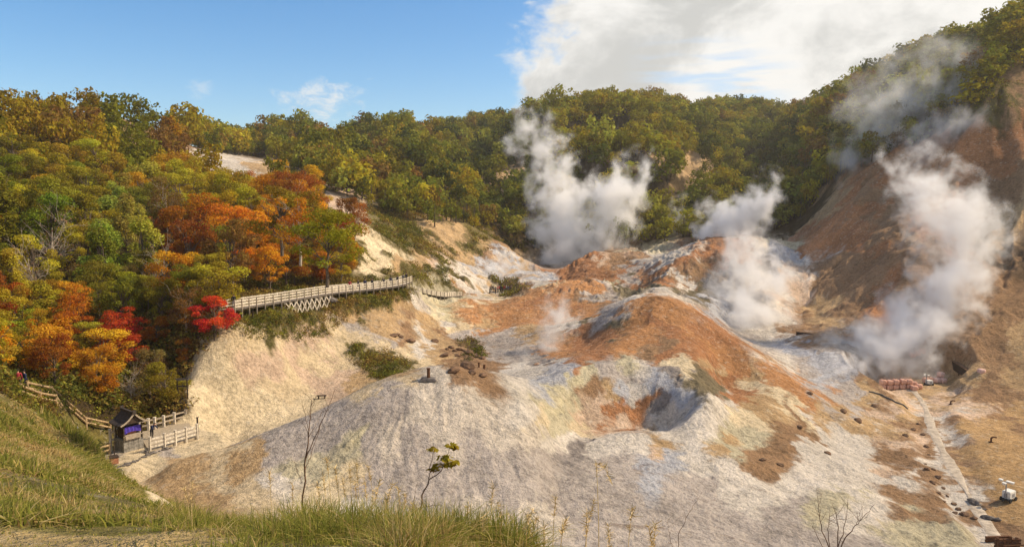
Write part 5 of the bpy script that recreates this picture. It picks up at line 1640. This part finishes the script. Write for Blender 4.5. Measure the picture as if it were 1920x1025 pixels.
# platform deck
Gp = Geo()
pd = [at(279, 840, 62.0), at(372, 823.5, 66.2), at(352, 812, 71), at(260, 812, 67.4)]
V = [np.array([p[0], p[1], PZ]) for p in pd]; V += [v - (0, 0, .22) for v in V]
Gp.add(V, [(0, 1, 2, 3), (7, 6, 5, 4), (0, 4, 5, 1), (1, 5, 6, 2), (2, 6, 7, 3), (3, 7, 4, 0)])
M_DECK = mat_plain('worn_platform_boards', (.34, .28, .20), .3, 5)
plat = Gp.build('platform', M_DECK); tag(plat, 'low pale viewing platform beside the dark shrine', 'platform', None, 'thing')
def simple_post(px, py, Y, h, r, mat, label, cat='post', base=None, lean=0.0):
    p = on_ground(px, py, Y); root = empty('post', p)
    G = Geo(); G.tube([(0, 0, -.3), (lean * h, 0, h)], (r, r * .92), 8)
    G.box((lean * h, 0, h + .015), (r * 2.2, r * 2.2, .05)); G.build('shaft', mat, root)
    if base: G = Geo(); G.box((0, 0, .03), base, taper=.8); G.build('footing', M_ROCK, root)
    tag(root, label, cat); return root
simple_post(371.5, 823, 66.3, 2.0, .09, M_DARKWOOD, 'tall thin dark post at the end of the shrine platform railing')
simple_post(803.5, 709, 63.2, .95, .15, M_RUST, 'stubby rusted iron post on the crown of the pale mound', base=(1.5, 1.1, .22))
simple_post(649, 576, 105, 1.2, .07, M_DARKWOOD, 'slim dark post in the scrub below the long boardwalk')
simple_post(898, 690, 93, 1.1, .13, M_RUST, 'rusty stump post in the brown hollow behind the mound')
simple_post(908, 692, 93, .8, .16, M_RUST, 'shorter rusty stump post beside the one in the brown hollow')
simple_post(474, 585, 86, 1.1, .07, M_DARKWOOD, 'slim dark post under the near half of the boardwalk')

def signboard():
    p = on_ground(345, 797, 72); root = empty('signboard', p, .25); root.scale = (1.2, 1.2, 1.2)
    for s in (-.38, .38):
        G = Geo(); G.beam((s, 0, -.2), (s, 0, 1.5), .09, .09); G.build('post', M_DARKWOOD, root)
    G = Geo(); G.box((0, 0, .98), (.70, .05, .12)); G.build('crossbar', M_DARKWOOD, root)
    G = Geo(); G.box((0, 0, 1.56), (1.12, .42, .09), taper=.82); G.box((0, 0, 1.63), (1.0, .10, .07)); G.build('roof', M_ROOF, root)
    tag(root, 'dark roofed timber signboard frame at the foot of the pale slope', 'signboard')
signboard()

def box_with_pole():
    p = on_ground(214, 866, 58.4); root = empty('wooden_box', p, -.9)
    G = Geo(); G.box((0, 0, .30), (.72, .55, .50)); G.build('body', M_REDBOX, root)
    G = Geo(); G.box((0, 0, .58), (.82, .64, .07)); G.build('lid', M_DARKWOOD, root)
    G = Geo(); G.tube([(-.2, .1, .6), (-.2, .1, 1.75)], (.04, .035), 6); G.build('pole', M_DARKWOOD, root)
    tag(root, 'red brown wooden box with an upright pole below the shrine', 'box')
box_with_pole()

# log fences on the path to the shrine
fence('log_fence', [(40, 742, 52), (76, 753, 55), (106, 765, 57.5), (145, 776, 59.5), (178, 786, 61), (203, 797, 62)], 'round log fence on the grass side of the path down to the shrine', .95, (.38, .8), .20, (M_LOG, M_LOG), .22, step=2.6, round_=True)
fence('log_fence', [(52, 733, 57), (98, 750, 60.5), (160, 766, 64), (206, 783, 66.5)], 'round log fence on the wooded side of the path down to the shrine', .95, (.38, .8), .20, (M_LOG, M_LOG), .22, step=2.8, round_=True)
person(on_ground(143, 776, 60.5), 2.2, 'walk', 'white', 'grey', 'person in a white top walking between the log fences')
person(on_ground(160, 775, 62), 1.6, 'stand', 'black', 'khaki', 'person in black beside the white topped walker on the fenced path')
person(on_ground(36, 740, 56), .6, 'stand', 'red', 'black', 'person in a dark red coat under the trees at the top of the fenced path')
person(on_ground(48, 738, 58), 2.6, 'walk', 'navy', 'black', 'person in navy behind the red coat at the top of the fenced path')
q = at(285, 826, 65.5); person(np.array([q[0], q[1], PZ]), -1.9, 'lean', 'navy', 'black', 'person in navy bending forward on the shrine platform')

# ------------------------------------------------------------------ viewing deck far up the valley
fence('railing', [(918, 549, 166), (940, 551, 166), (957, 549, 167)], 'dark railing of the far viewing point at the valley head', 1.1, (.5, 1.05), .14, (M_DARKWOOD, M_DARKWOOD), .14, step=1.2)
gq = np.random.default_rng(3)
seen = []
for i, x in enumerate(np.linspace(919, 956, 12)):
    p = on_ground(x, 545, 168.5 + gq.uniform(-.6, .8))
    a, b = gq.choice(['black', 'navy', 'grey', 'red', 'black'], 1)[0], gq.choice(['black', 'navy', 'grey'], 1)[0]
    person(p, gq.uniform(0, 6.28), ['stand', 'walk', 'stand', 'lean'][i % 4], a, b, f"person in {a} at the far viewing point railing, {ORD[i]} from the left", 'visitors at the far viewing point')

# ------------------------------------------------------------------ bulk bags
def bag_mesh(g, s):
    bm = bmesh.new(); bmesh.ops.create_cube(bm, size=1.0)
    bmesh.ops.subdivide_edges(bm, edges=bm.edges[:], cuts=3, use_grid_fill=True)
    for v in bm.verts:
        x, y, z = v.co
        r = 1 + .16 * (1 - (2 * z) ** 2); k = 1 - .10 * max(abs(2 * x) * abs(2 * y), 0)
        v.co = Vector((x * r * k * s, y * r * k * s, (z + .5) * s * .95 - .06 * s * (abs(x) + abs(y)) * (z > .4))) + Vector(g.normal(size=3) * .018)
    me = bpy.data.meshes.new('bag_body'); bm.to_mesh(me); bm.free()
    for p in me.polygons: p.use_smooth = True
    return me
gb = np.random.default_rng(8)
bagM = [bag_mesh(gb, .80) for _ in range(4)]
bagP = [m.copy() for m in bagM]
for m in bagM: m.materials.append(M_BAG)
for m in bagP: m.materials.append(M_PBAG)
Gs = Geo(); Gs.tube([(0, -.28, .86), (0, -.1, 1.06), (0, .1, 1.06), (0, .28, .86)], (.025,) * 4, 4)
strapM = Gs.mesh('lifting_strap', [M_BAG])

def bag(px, py, Y, up, pale, label, grp):
    p = on_ground(px, py, Y)
    r = empty('bulk_bag', p + (0, 0, up), gb.uniform(-.25, .25)); tag(r, label, 'bag', grp)
    link_mesh('body', (bagP if pale else bagM)[gb.integers(4)], r); [link_mesh('lifting_strap', strapM, r, (q_, 0, 0)) for q_ in (-.3, .3)]
for i, x in enumerate((1654, 1666, 1678, 1691, 1704)):
    bag(x, 728, 110, 0, False, f"salmon bulk bag in the bottom row of the long stack, {ORD[i]} from the left", 'bulk bags in the long stack')
for i, x in enumerate((1655, 1667, 1679, 1692, 1703)):
    bag(x, 728, 110, .76, False, f"salmon bulk bag in the top row of the long stack, {ORD[i]} from the left", 'bulk bags in the long stack')
for i, (x, Y) in enumerate(((1714, 109), (1722, 110), (1712, 111.5))):
    bag(x, 729, Y, 0, False, ('salmon bulk bag at the right foot of the long stack', 'last salmon bulk bag to the right of the long stack', 'salmon bulk bag behind the right end of the long stack')[i], 'bulk bags in the long stack')
for i, x in enumerate((1708, 1717, 1726)):
    bag(x, 714, 119, 0, False, f"salmon bulk bag in the short row behind the long stack, {ORD[i]} from the left", 'bulk bags behind the long stack')
for i, (x, Y) in enumerate(((1736, 113.5), (1748, 114), (1757, 113.5), (1768, 113.5), (1762, 115))):
    bag(x, 714, Y, 0, i > 1, ('salmon bulk bag behind the small lamp mast', 'salmon bulk bag just right of the small lamp mast', 'pale pink bulk bag left in the right hand pair', 'pale pink bulk bag at the right end of the bags', 'pale pink bulk bag behind the right hand pair')[i], 'bulk bags by the small lamp mast')
bag(1763, 714, 114.2, .76, True, 'pale pink bulk bag stacked on top by the small lamp mast', 'bulk bags by the small lamp mast')
bag(1838, 724, 108, -.2, True, 'lone pale pink bulk bag lying at the foot of the brown slope', None)

# ------------------------------------------------------------------ light towers
def light_tower(px, py, Y, k, face, label):
    p = on_ground(px, py, Y); r = empty('light_tower', p, face); r.scale = (k, k, k); tag(r, label, 'light tower')
    G = Geo(); G.box((.1, 0, .62), (1.05, .72, .62)); G.box((.1, 0, .96), (1.0, .68, .07), taper=.92); b = G.build('cabinet', M_WHITE, r)
    G = Geo(); G.box((-.43, .05, .58), (.02, .30, .36)); G.box((.15, -.365, .60), (.5, .02, .34)); G.build('vent_panel', M_STEEL, b)
    G = Geo(); G.box((.05, 0, .26), (1.5, .66, .10)); G.beam((-.7, 0, .26), (-1.15, 0, .22), .08, .08); G.build('chassis', M_BLACK, r)
    for sx in (-.45, .55):
        for sy in (-.40, .40):
            bm = bmesh.new(); bmesh.ops.create_cone(bm, segments=14, radius1=.2, radius2=.2, depth=.13, cap_ends=True)
            bmesh.ops.rotate(bm, verts=bm.verts, matrix=Matrix.Rotation(math.pi / 2, 3, 'X')); bmesh.ops.translate(bm, verts=bm.verts, vec=(sx, sy, .2))
            me = bpy.data.meshes.new('wheel'); bm.to_mesh(me); bm.free(); me.materials.append(M_BLACK); link_mesh('wheel', me, r)
    G = Geo(); G.beam((-.52, 0, .3), (-.52, 0, 1.75), .09, .09); G.beam((-.52, 0, 1.2), (-.52, 0, 1.95), .06, .06); G.beam((-.52, -.5, 1.9), (-.52, .5, 1.9), .05, .05); G.beam((-.9, 0, 1.84), (-.2, 0, 1.84), .05, .05); G.build('mast', M_STEEL, r)
    for (x, y, z) in ((-.52, -.48, 1.98), (-.52, .48, 1.98), (-.92, 0, 1.86), (-.18, 0, 1.86)):
        G = Geo(); G.box((x, y, z), (.26, .26, .16), taper=1.3); h = G.build('lamp', M_WHITE, r)
        G = Geo(); G.box((x, y, z - .095), (.2, .2, .03)); G.build('lens', M_GLASS, h)
light_tower(1890, 937, 66.5, 1.0, .55, 'white wheeled light tower with four lamps on the orange terrace')
light_tower(1741, 722, 112, .85, .2, 'small grey lamp mast standing among the pink bulk bags')

# ------------------------------------------------------------------ retaining walls, pipes, hose, timber crib
def plank_wall(pa, pb, h, t, label, za=None):
    a = at(*pa); b = at(*pb)
    root = empty('retaining_wall', a); tag(root, label, 'wall', None, 'thing')
    a, b = np.array(a), np.array(b); d = b - a; n = int(np.linalg.norm(d) / 1.5) + 1
    rows = 4
    G = Geo()
    for k in range(rows):
        G.beam(np.array([0, 0, -h + h * (k + .5) / rows]), d + (0, 0, -h + h * (k + .5) / rows), t, h / rows - .03)
    G.build('planking', M_DARKWOOD, root)
    for k in range(n + 1):
        G = Geo(); q = d * k / n; G.beam(q + (-.02, -t * .7, -h - .5), q + (-.02, -t * .7, .06), .16, .14); G.build('post', M_RUST, root)
    G = Geo(); G.beam((0, 0, .05), d + (0, 0, .05), t * 1.5, .10); G.build('coping', M_BROCK, root)
plank_wall((1493, 622, 131), (1572, 631, 129), 1.3, .3, 'long low dark retaining wall at the foot of the brown slope in the steam')
plank_wall((1600, 634, 128.5), (1640, 638.5, 127.5), .9, .3, 'shorter dark retaining wall half hidden by the big steam plume')
plank_wall((1783, 673, 117), (1827, 701, 108.5), 1.3, .5, 'dark sloping timber chute wall right of the pink bags')

def pipe_elbow(px, py, Y, h, label):
    p = on_ground(px, py, Y); r = empty('vent_pipe', p, 0); tag(r, label, 'pipe')
    G = Geo(); G.tube([(0, 0, -.2), (0, 0, h * .7), (.06, 0, h * .92), (.22, 0, h), (.5, 0, h), (.58, 0, h * .9)], (.1,) * 6, 8); G.build('elbow', M_RUST, r, smooth_=True)
    G = Geo(); G.box((0, 0, .04), (.36, .36, .1)); G.build('flange', M_RUST, r)
pipe_elbow(1783, 748, 100, .55, 'small rusty bent vent pipe on the upper orange terrace')
pipe_elbow(1858, 829, 82, .62, 'rusty bent vent pipe in the middle of the orange terrace')

def hose(pxs, r, label):
    P = [on_ground(*p) + (0, 0, r * .8) for p in pxs]
    t = np.linspace(0, len(P) - 1, len(P) * 6); P = np.array(P)
    Q = np.stack([np.interp(t, np.arange(len(P)), P[:, k]) for k in range(3)], -1)
    Q[:, 2] = [ground(a, b) + r * .8 for a, b in Q[:, :2]]
    G = Geo(); G.tube(Q - Q[0], np.full(len(Q), r), 6); o = G.build('hose', M_HOSE, None, Q[0], True); tag(o, label, 'hose', None, 'thing')
hose([(1628, 754, 101), (1652, 758, 100), (1670, 766, 98.5), (1690, 771, 97.5), (1702, 774, 97)], .10, 'dark hose winding down from the bulk bags over the pale ground')

def crib():
    p = on_ground(1878, 1012, 58); r = empty('timber_crib', p, .1); tag(r, 'collapsed rusty brown timber crib beside the stream at the corner', 'timber crib')
    g = np.random.default_rng(4)
    for k in range(5):
        G = Geo(); z = .15 + .26 * (k // 2); y = -.5 + (k % 2) * 1.0
        G.beam((-1.0, y, z), (1.1, y + g.normal() * .1, z + g.normal() * .05), .2, .2); G.build('beam', M_RUST, r)
    for k in range(4):
        G = Geo(); x = -.9 + k * .6; G.beam((x, -.62, -.3), (x + g.normal() * .06, -.62, .75 + g.normal() * .12), .17, .17); G.build('stake', M_RUST, r)
    G = Geo(); G.beam((-.6, -.9, .35), (1.6, -.8, .3), .07, .07); G.build('bar', M_RUST, r)
crib()
def plank():
    p = on_ground(603, 741, 81.5); r = empty('bench', p, .1); tag(r, 'low dark plank seat on the smooth pale slope behind the mound', 'bench')
    G = Geo(); G.box((0, 0, .36), (1.05, .32, .09)); G.build('seat', M_DARKWOOD, r)
    for s in (-.35, .35): G = Geo(); G.box((s, 0, .15), (.12, .28, .36)); G.build('leg', M_DARKWOOD, r)
plank()

# ------------------------------------------------------------------ rocks
def rock_mesh(seed):
    bm = bmesh.new(); bmesh.ops.create_icosphere(bm, subdivisions=3, radius=.5)
    for v in bm.verts:
        n = mnoise.noise(v.co * 2.1 + Vector((seed * 3.1, 0, 0))) * .32 + mnoise.noise(v.co * 5 + Vector((0, seed, 0))) * .12
        v.co = v.co * (1 + n); v.co.z *= .72
    me = bpy.data.meshes.new('rock'); bm.to_mesh(me); bm.free()
    return me
rocks = [rock_mesh(s) for s in range(7)]
rocksB = [m.copy() for m in rocks]
for m in rocks: m.materials.append(M_ROCK)
for m in rocksB: m.materials.append(M_BROCK)
gr = np.random.default_rng(19)
GROUPS = [
    ('in the row below the shrine platform', False, .40, [(219, 876), (226, 874), (232, 873), (238, 871), (244, 868), (251, 866), (257, 864), (263, 860), (270, 857), (277, 853), (282, 851), (288, 849), (293, 848), (299, 846), (306, 843), (312, 842), (320, 840), (215, 882), (224, 882), (275, 848), (286, 846)]),
    ('in the brown hollow behind the mound', True, 1.2, [(838, 655), (846, 652), (853, 658), (862, 656), (871, 660), (880, 663), (886, 659), (893, 668), (832, 668), (905, 672), (858, 668), (745, 628), (752, 632), (738, 630), (876, 690), (850, 697), (770, 640), (815, 640), (905, 705), (885, 700)]),
    ('along the left bank of the pale stream', True, .6, [(1722, 795), (1730, 815), (1737, 838), (1742, 852), (1735, 870), (1750, 880), (1758, 895), (1748, 905), (1768, 915), (1776, 930), (1760, 925), (1788, 945), (1797, 955), (1808, 965), (1790, 962), (1826, 972), (1700, 818), (1712, 806), (1738, 880), (1770, 940)]),
    ('on the pale ground left of the stream', True, .9, [(1698, 817), (1608, 790), (1580, 772), (1552, 850), (1640, 762), (1518, 738)]),
    ('beside the right edge of the stream', False, .7, [(1828, 945), (1846, 955), (1852, 972), (1868, 975), (1825, 940)]),
    ('at the foot of the orange ridge', True, .7, [(1430, 862), (1462, 872), (1500, 800)]),
    #('among the sulphur stained crust of the pale mound', False, .8, [(545, 868), (560, 862), (572, 872), (588, 866), (600, 878), (618, 868), (632, 874), (520, 882), (555, 880), (640, 860)]),
]
for where, brown, size, lst in GROUPS:
    lst = sorted(lst)
    for i, (x, y) in enumerate(lst):
        h_ = hit(x, y)
        if h_ is None: continue
        s = size * gr.uniform(.5, 1.25)
        o = link_mesh('rock', (rocksB if brown else rocks)[gr.integers(7)], None, h_ + (0, 0, s * .12))
        o.rotation_euler = (gr.uniform(-.3, .3), gr.uniform(-.3, .3), gr.uniform(0, 6.28)); o.scale = (s * gr.uniform(.8, 1.4), s, s * gr.uniform(.6, 1.0))
        tag(o, f"{'rough brown' if brown else 'dark grey'} rock {where}, {ORD[i]} from the left", 'rock', 'rocks ' + where, 'thing')
h_ = at(620, 570, 103.2); o = link_mesh('rock', rocks[2], None, (h_[0], h_[1], ground(h_[0], h_[1]) + .3)); o.scale = (1.9, 1.5, 1.4); tag(o, 'large rounded grey boulder under the middle of the boardwalk', 'rock', None, 'thing')

# ------------------------------------------------------------------ the pale stream bed
def stream():
    P = np.array([at(*p) for p in STREAM]); t = np.linspace(0, len(P) - 1, 140)
    Q = np.stack([np.interp(t, np.arange(len(P)), P[:, k]) for k in range(2)], -1)
    for _ in range(6): Q[1:-1] = (Q[:-2] + 2 * Q[1:-1] + Q[2:]) / 4
    T_ = np.gradient(Q, axis=0); T_ /= np.linalg.norm(T_, axis=1)[:, None]; N_ = np.stack([T_[:, 1], -T_[:, 0]], -1)
    w = .62 + .75 * (fbm(t * .9, t * 0, 4, 9) - .5) * 2
    V = []; cols = 7
    for j in range(cols):
        q = Q + N_ * (w * (j / (cols - 1) * 2 - 1))[:, None]
        z = bil(Surf.Z, q[:, 0], q[:, 1]) + (.05 if 0 < j < cols - 1 else -.06)
        V.append(np.c_[q, z])
    V = np.stack(V, 1).reshape(-1, 3)
    F = [(i * cols + j, i * cols + j + 1, (i + 1) * cols + j + 1, (i + 1) * cols + j) for i in range(len(Q) - 1) for j in range(cols - 1)]
    m = mat_plain('milky_stream_mud', (.44, .375, .29), .3, 1.6, rough=.5, spec=.35, bump=.6, bdist=.12, dark=(.27, .22, .165))
    o = link_mesh('stream', np_mesh('stream', V, F, [m], None, None, True)); tag(o, 'pale milky stream running along the orange terrace', None, None, 'structure')
stream()
# ------------------------------------------------------------------ steam: real volumes inside closed hulls
def steam(label, puffs, dens, nscale, lo=.18, hi=1.65, namp=2.8, col=(1, 1, 1), drift=(0, 0, 0)):
    """puffs: (photo x, photo y, distance, radius in photo pixels, weight)."""
    B = []
    for f in puffs:
        x, y, Y, rp = f[:4]
        B.append((at(x, y, Y), rp / FPX * Y * 2.25, f[4] if len(f) > 4 else 1.0))
    c0 = sum(b[0] for b in B) / len(B)
    bm = bmesh.new()
    for c, r, w in B:
        bmesh.ops.create_icosphere(bm, subdivisions=2, radius=r * 1.06, matrix=Matrix.Translation(Vector(c - c0)))
    me = bpy.data.meshes.new('hull'); bm.to_mesh(me); bm.free()
    o = bpy.data.objects.new('hull_tmp', me); C.objects.link(o)
    md = o.modifiers.new('r', 'REMESH'); md.mode = 'VOXEL'; md.voxel_size = max(.35, min(b[1] for b in B) * .28)
    dg = bpy.context.evaluated_depsgraph_get()
    out = bpy.data.meshes.new_from_object(o.evaluated_get(dg)); out.name = 'steam_plume'
    bpy.data.objects.remove(o)
    T = NT('steam')
    co = T.coord()
    warp_ = T.n('ShaderNodeTexNoise'); T.l(co, warp_.inputs['Vector']); warp_.inputs['Scale'].default_value = nscale * .45; warp_.inputs['Detail'].default_value = 2
    wv = T.n('ShaderNodeVectorMath', operation='SUBTRACT'); T.l(warp_.outputs['Color'], wv.inputs[0]); wv.inputs[1].default_value = (.5, .5, .5)
    ws = T.n('ShaderNodeVectorMath', operation='SCALE'); T.l(wv.outputs[0], ws.inputs[0]); ws.inputs['Scale'].default_value = .9 / nscale
    wp = T.n('ShaderNodeVectorMath', operation='ADD'); T.l(co, wp.inputs[0]); T.l(ws.outputs[0], wp.inputs[1])
    v = None
    for c, r, w in B:
        d = T.n('ShaderNodeVectorMath', operation='DISTANCE'); T.l(wp.outputs[0], d.inputs[0]); d.inputs[1].default_value = tuple(c - c0)
        q = T.math('MULTIPLY_ADD', d.outputs['Value'], -w / r, w)
        v = q if v is None else T.math('SMOOTH_MAX', v, q, .12)
    n = T.n('ShaderNodeTexNoise'); T.l(wp.outputs[0], n.inputs['Vector'])
    n.inputs['Scale'].default_value = nscale; n.inputs['Detail'].default_value = 4.5; n.inputs['Roughness'].default_value = .62
    e = T.math('ADD', v, T.math('MULTIPLY', T.math('SUBTRACT', n.outputs['Fac'], .52), namp))
    # nothing reaches the hull itself
    fade = T.ramp(v, .02, .16)
    D = T.math('MULTIPLY', T.math('MULTIPLY', T.ramp(e, lo, hi), fade), dens * 3.1)
    pv = T.n('ShaderNodeVolumePrincipled')
    pv.inputs['Color'].default_value = col + (1,)
    pv.inputs['Anisotropy'].default_value = 0.0
    T.l(D, pv.inputs['Density'])
    T.l(pv.outputs[0], T.out.inputs['Volume'])
    T.m.cycles.volume_step_rate = STEP if hasattr(T.m, 'cycles') else 1
    out.materials.clear(); out.materials.append(T.m)
    ob = link_mesh('steam_plume', out, None, c0)
    tag(ob, label, 'steam', None, 'thing')
    return ob
STEP = 1.0
steam('tall white double steam plume rising from the valley head', [
    (1050, 492, 226, 30), (1062, 462, 226, 36), (1056, 422, 227, 38), (1058, 384, 228, 36), (1050, 350, 228, 34, .85), (1036, 318, 229, 32, .7), (1018, 285, 230, 34, .62), (990, 245, 231, 30, .5),
    (1100, 476, 226, 36), (1126, 440, 227, 36), (1146, 402, 228, 38), (1154, 366, 228, 38), (1172, 340, 229, 28, .8), (1196, 318, 230, 24, .6)], .34, .16)
steam('faint thin steam wisp against the dark forest right of the double plume', [(1268, 446, 232, 13, .8), (1271, 420, 232, 15, .8), (1266, 392, 232, 14, .7), (1276, 372, 232, 10, .6)], .16, .35)
steam('cream billowing steam cloud above the brown hill crest', [
    (1336, 426, 186, 20), (1366, 416, 186, 28), (1398, 408, 186, 28), (1418, 392, 186, 24, .9), (1432, 366, 186, 24, .8), (1444, 342, 186, 18, .7), (1335, 392, 186, 18, .5)], .46, .22)
steam('white steam drifting over the pale hollow below the brown hill crest', [
    (1398, 470, 166, 30, .8), (1392, 508, 158, 34, .8), (1424, 498, 158, 36, .8), (1446, 526, 152, 36, .8), (1400, 556, 148, 34, .9), (1366, 540, 150, 24, .7), (1350, 560, 146, 22, .8), (1420, 596, 141, 38, 1), (1392, 612, 138, 26, 1), (1448, 570, 144, 28, .7)], .26, .24)
steam('largest steam plume billowing up before the brown right slope', [
    (1700, 684, 117, 30), (1664, 660, 119, 44, 1.1), (1712, 640, 119, 44, 1.1), (1625, 660, 120, 40, 1), (1580, 656, 121, 32, .95), (1545, 655, 122, 22, .8), (1650, 690, 116, 26, 1), (1744, 604, 121, 40), (1700, 590, 122, 34, .9), (1772, 556, 123, 42), (1796, 506, 125, 44), (1800, 454, 127, 48),
    (1778, 408, 129, 50), (1750, 364, 131, 42, .9), (1716, 336, 133, 36, .8), (1690, 308, 135, 24, .7), (1826, 420, 128, 28, .8)], .36, .26)
steam('broad thin steam veil climbing the wooded right ridge', [
    (1575, 335, 200, 16, .6), (1660, 240, 200, 40, .6), (1720, 230, 198, 34, .55),     (1600, 300, 200, 22, .6), (1626, 250, 200, 30, .6), (1650, 200, 200, 44, .65), (1706, 190, 200, 48, .65), (1690, 150, 198, 40, .6), (1750, 136, 196, 40, .7), (1790, 116, 194, 32, .7), (1806, 160, 192, 30, .7), (1804, 200, 190, 26, .6)], .055, .14, lo=.06, hi=1.2)
steam('small thin steam veil low on the right ridge above the red slope', [(1740, 250, 176, 26, .6), (1780, 240, 175, 30, .7), (1820, 228, 174, 24, .6), (1720, 280, 177, 20, .5)], .07, .2, lo=.06, hi=1.2)
steam('small pale steam puff on the side of the brown mound', [(1026, 648, 104, 18, .8), (1036, 622, 106, 22, .9), (1046, 596, 107, 26, .9), (1058, 576, 108, 22, .7)], .30, .5)
steam('low faint steam in the hollow behind the mound', [(950, 700, 90, 20, .6), (975, 686, 91, 22, .6), (1000, 664, 93, 20, .5)], .16, .5)
steam('low bluish steam at the left of the valley head', [(915, 512, 184, 20, .7), (940, 506, 185, 22, .8), (968, 500, 186, 18, .6)], .22, .3)
steam('low steam creeping over the grey mound left of the pink bags', [(1540, 700, 106, 20, .7), (1580, 700, 106, 26, .7), (1616, 694, 107, 24, .7), (1560, 672, 110, 16, .5)], .16, .45)

# ------------------------------------------------------------------ thin haze over the whole valley
def haze():
    G = Geo(); G.box((0, 0, 20), (12300, 12300, 220)); T = NT('valley_haze')
    pv = T.n('ShaderNodeVolumePrincipled'); pv.inputs['Color'].default_value = (1.0, .97, .92, 1); pv.inputs['Density'].default_value = HAZE; pv.inputs['Anisotropy'].default_value = .45
    T.l(pv.outputs[0], T.out.inputs['Volume'])
    o = G.build('haze', T.m); tag(o, 'thin warm haze filling the valley air', 'haze', None, 'stuff')
HAZE = .00018
haze()
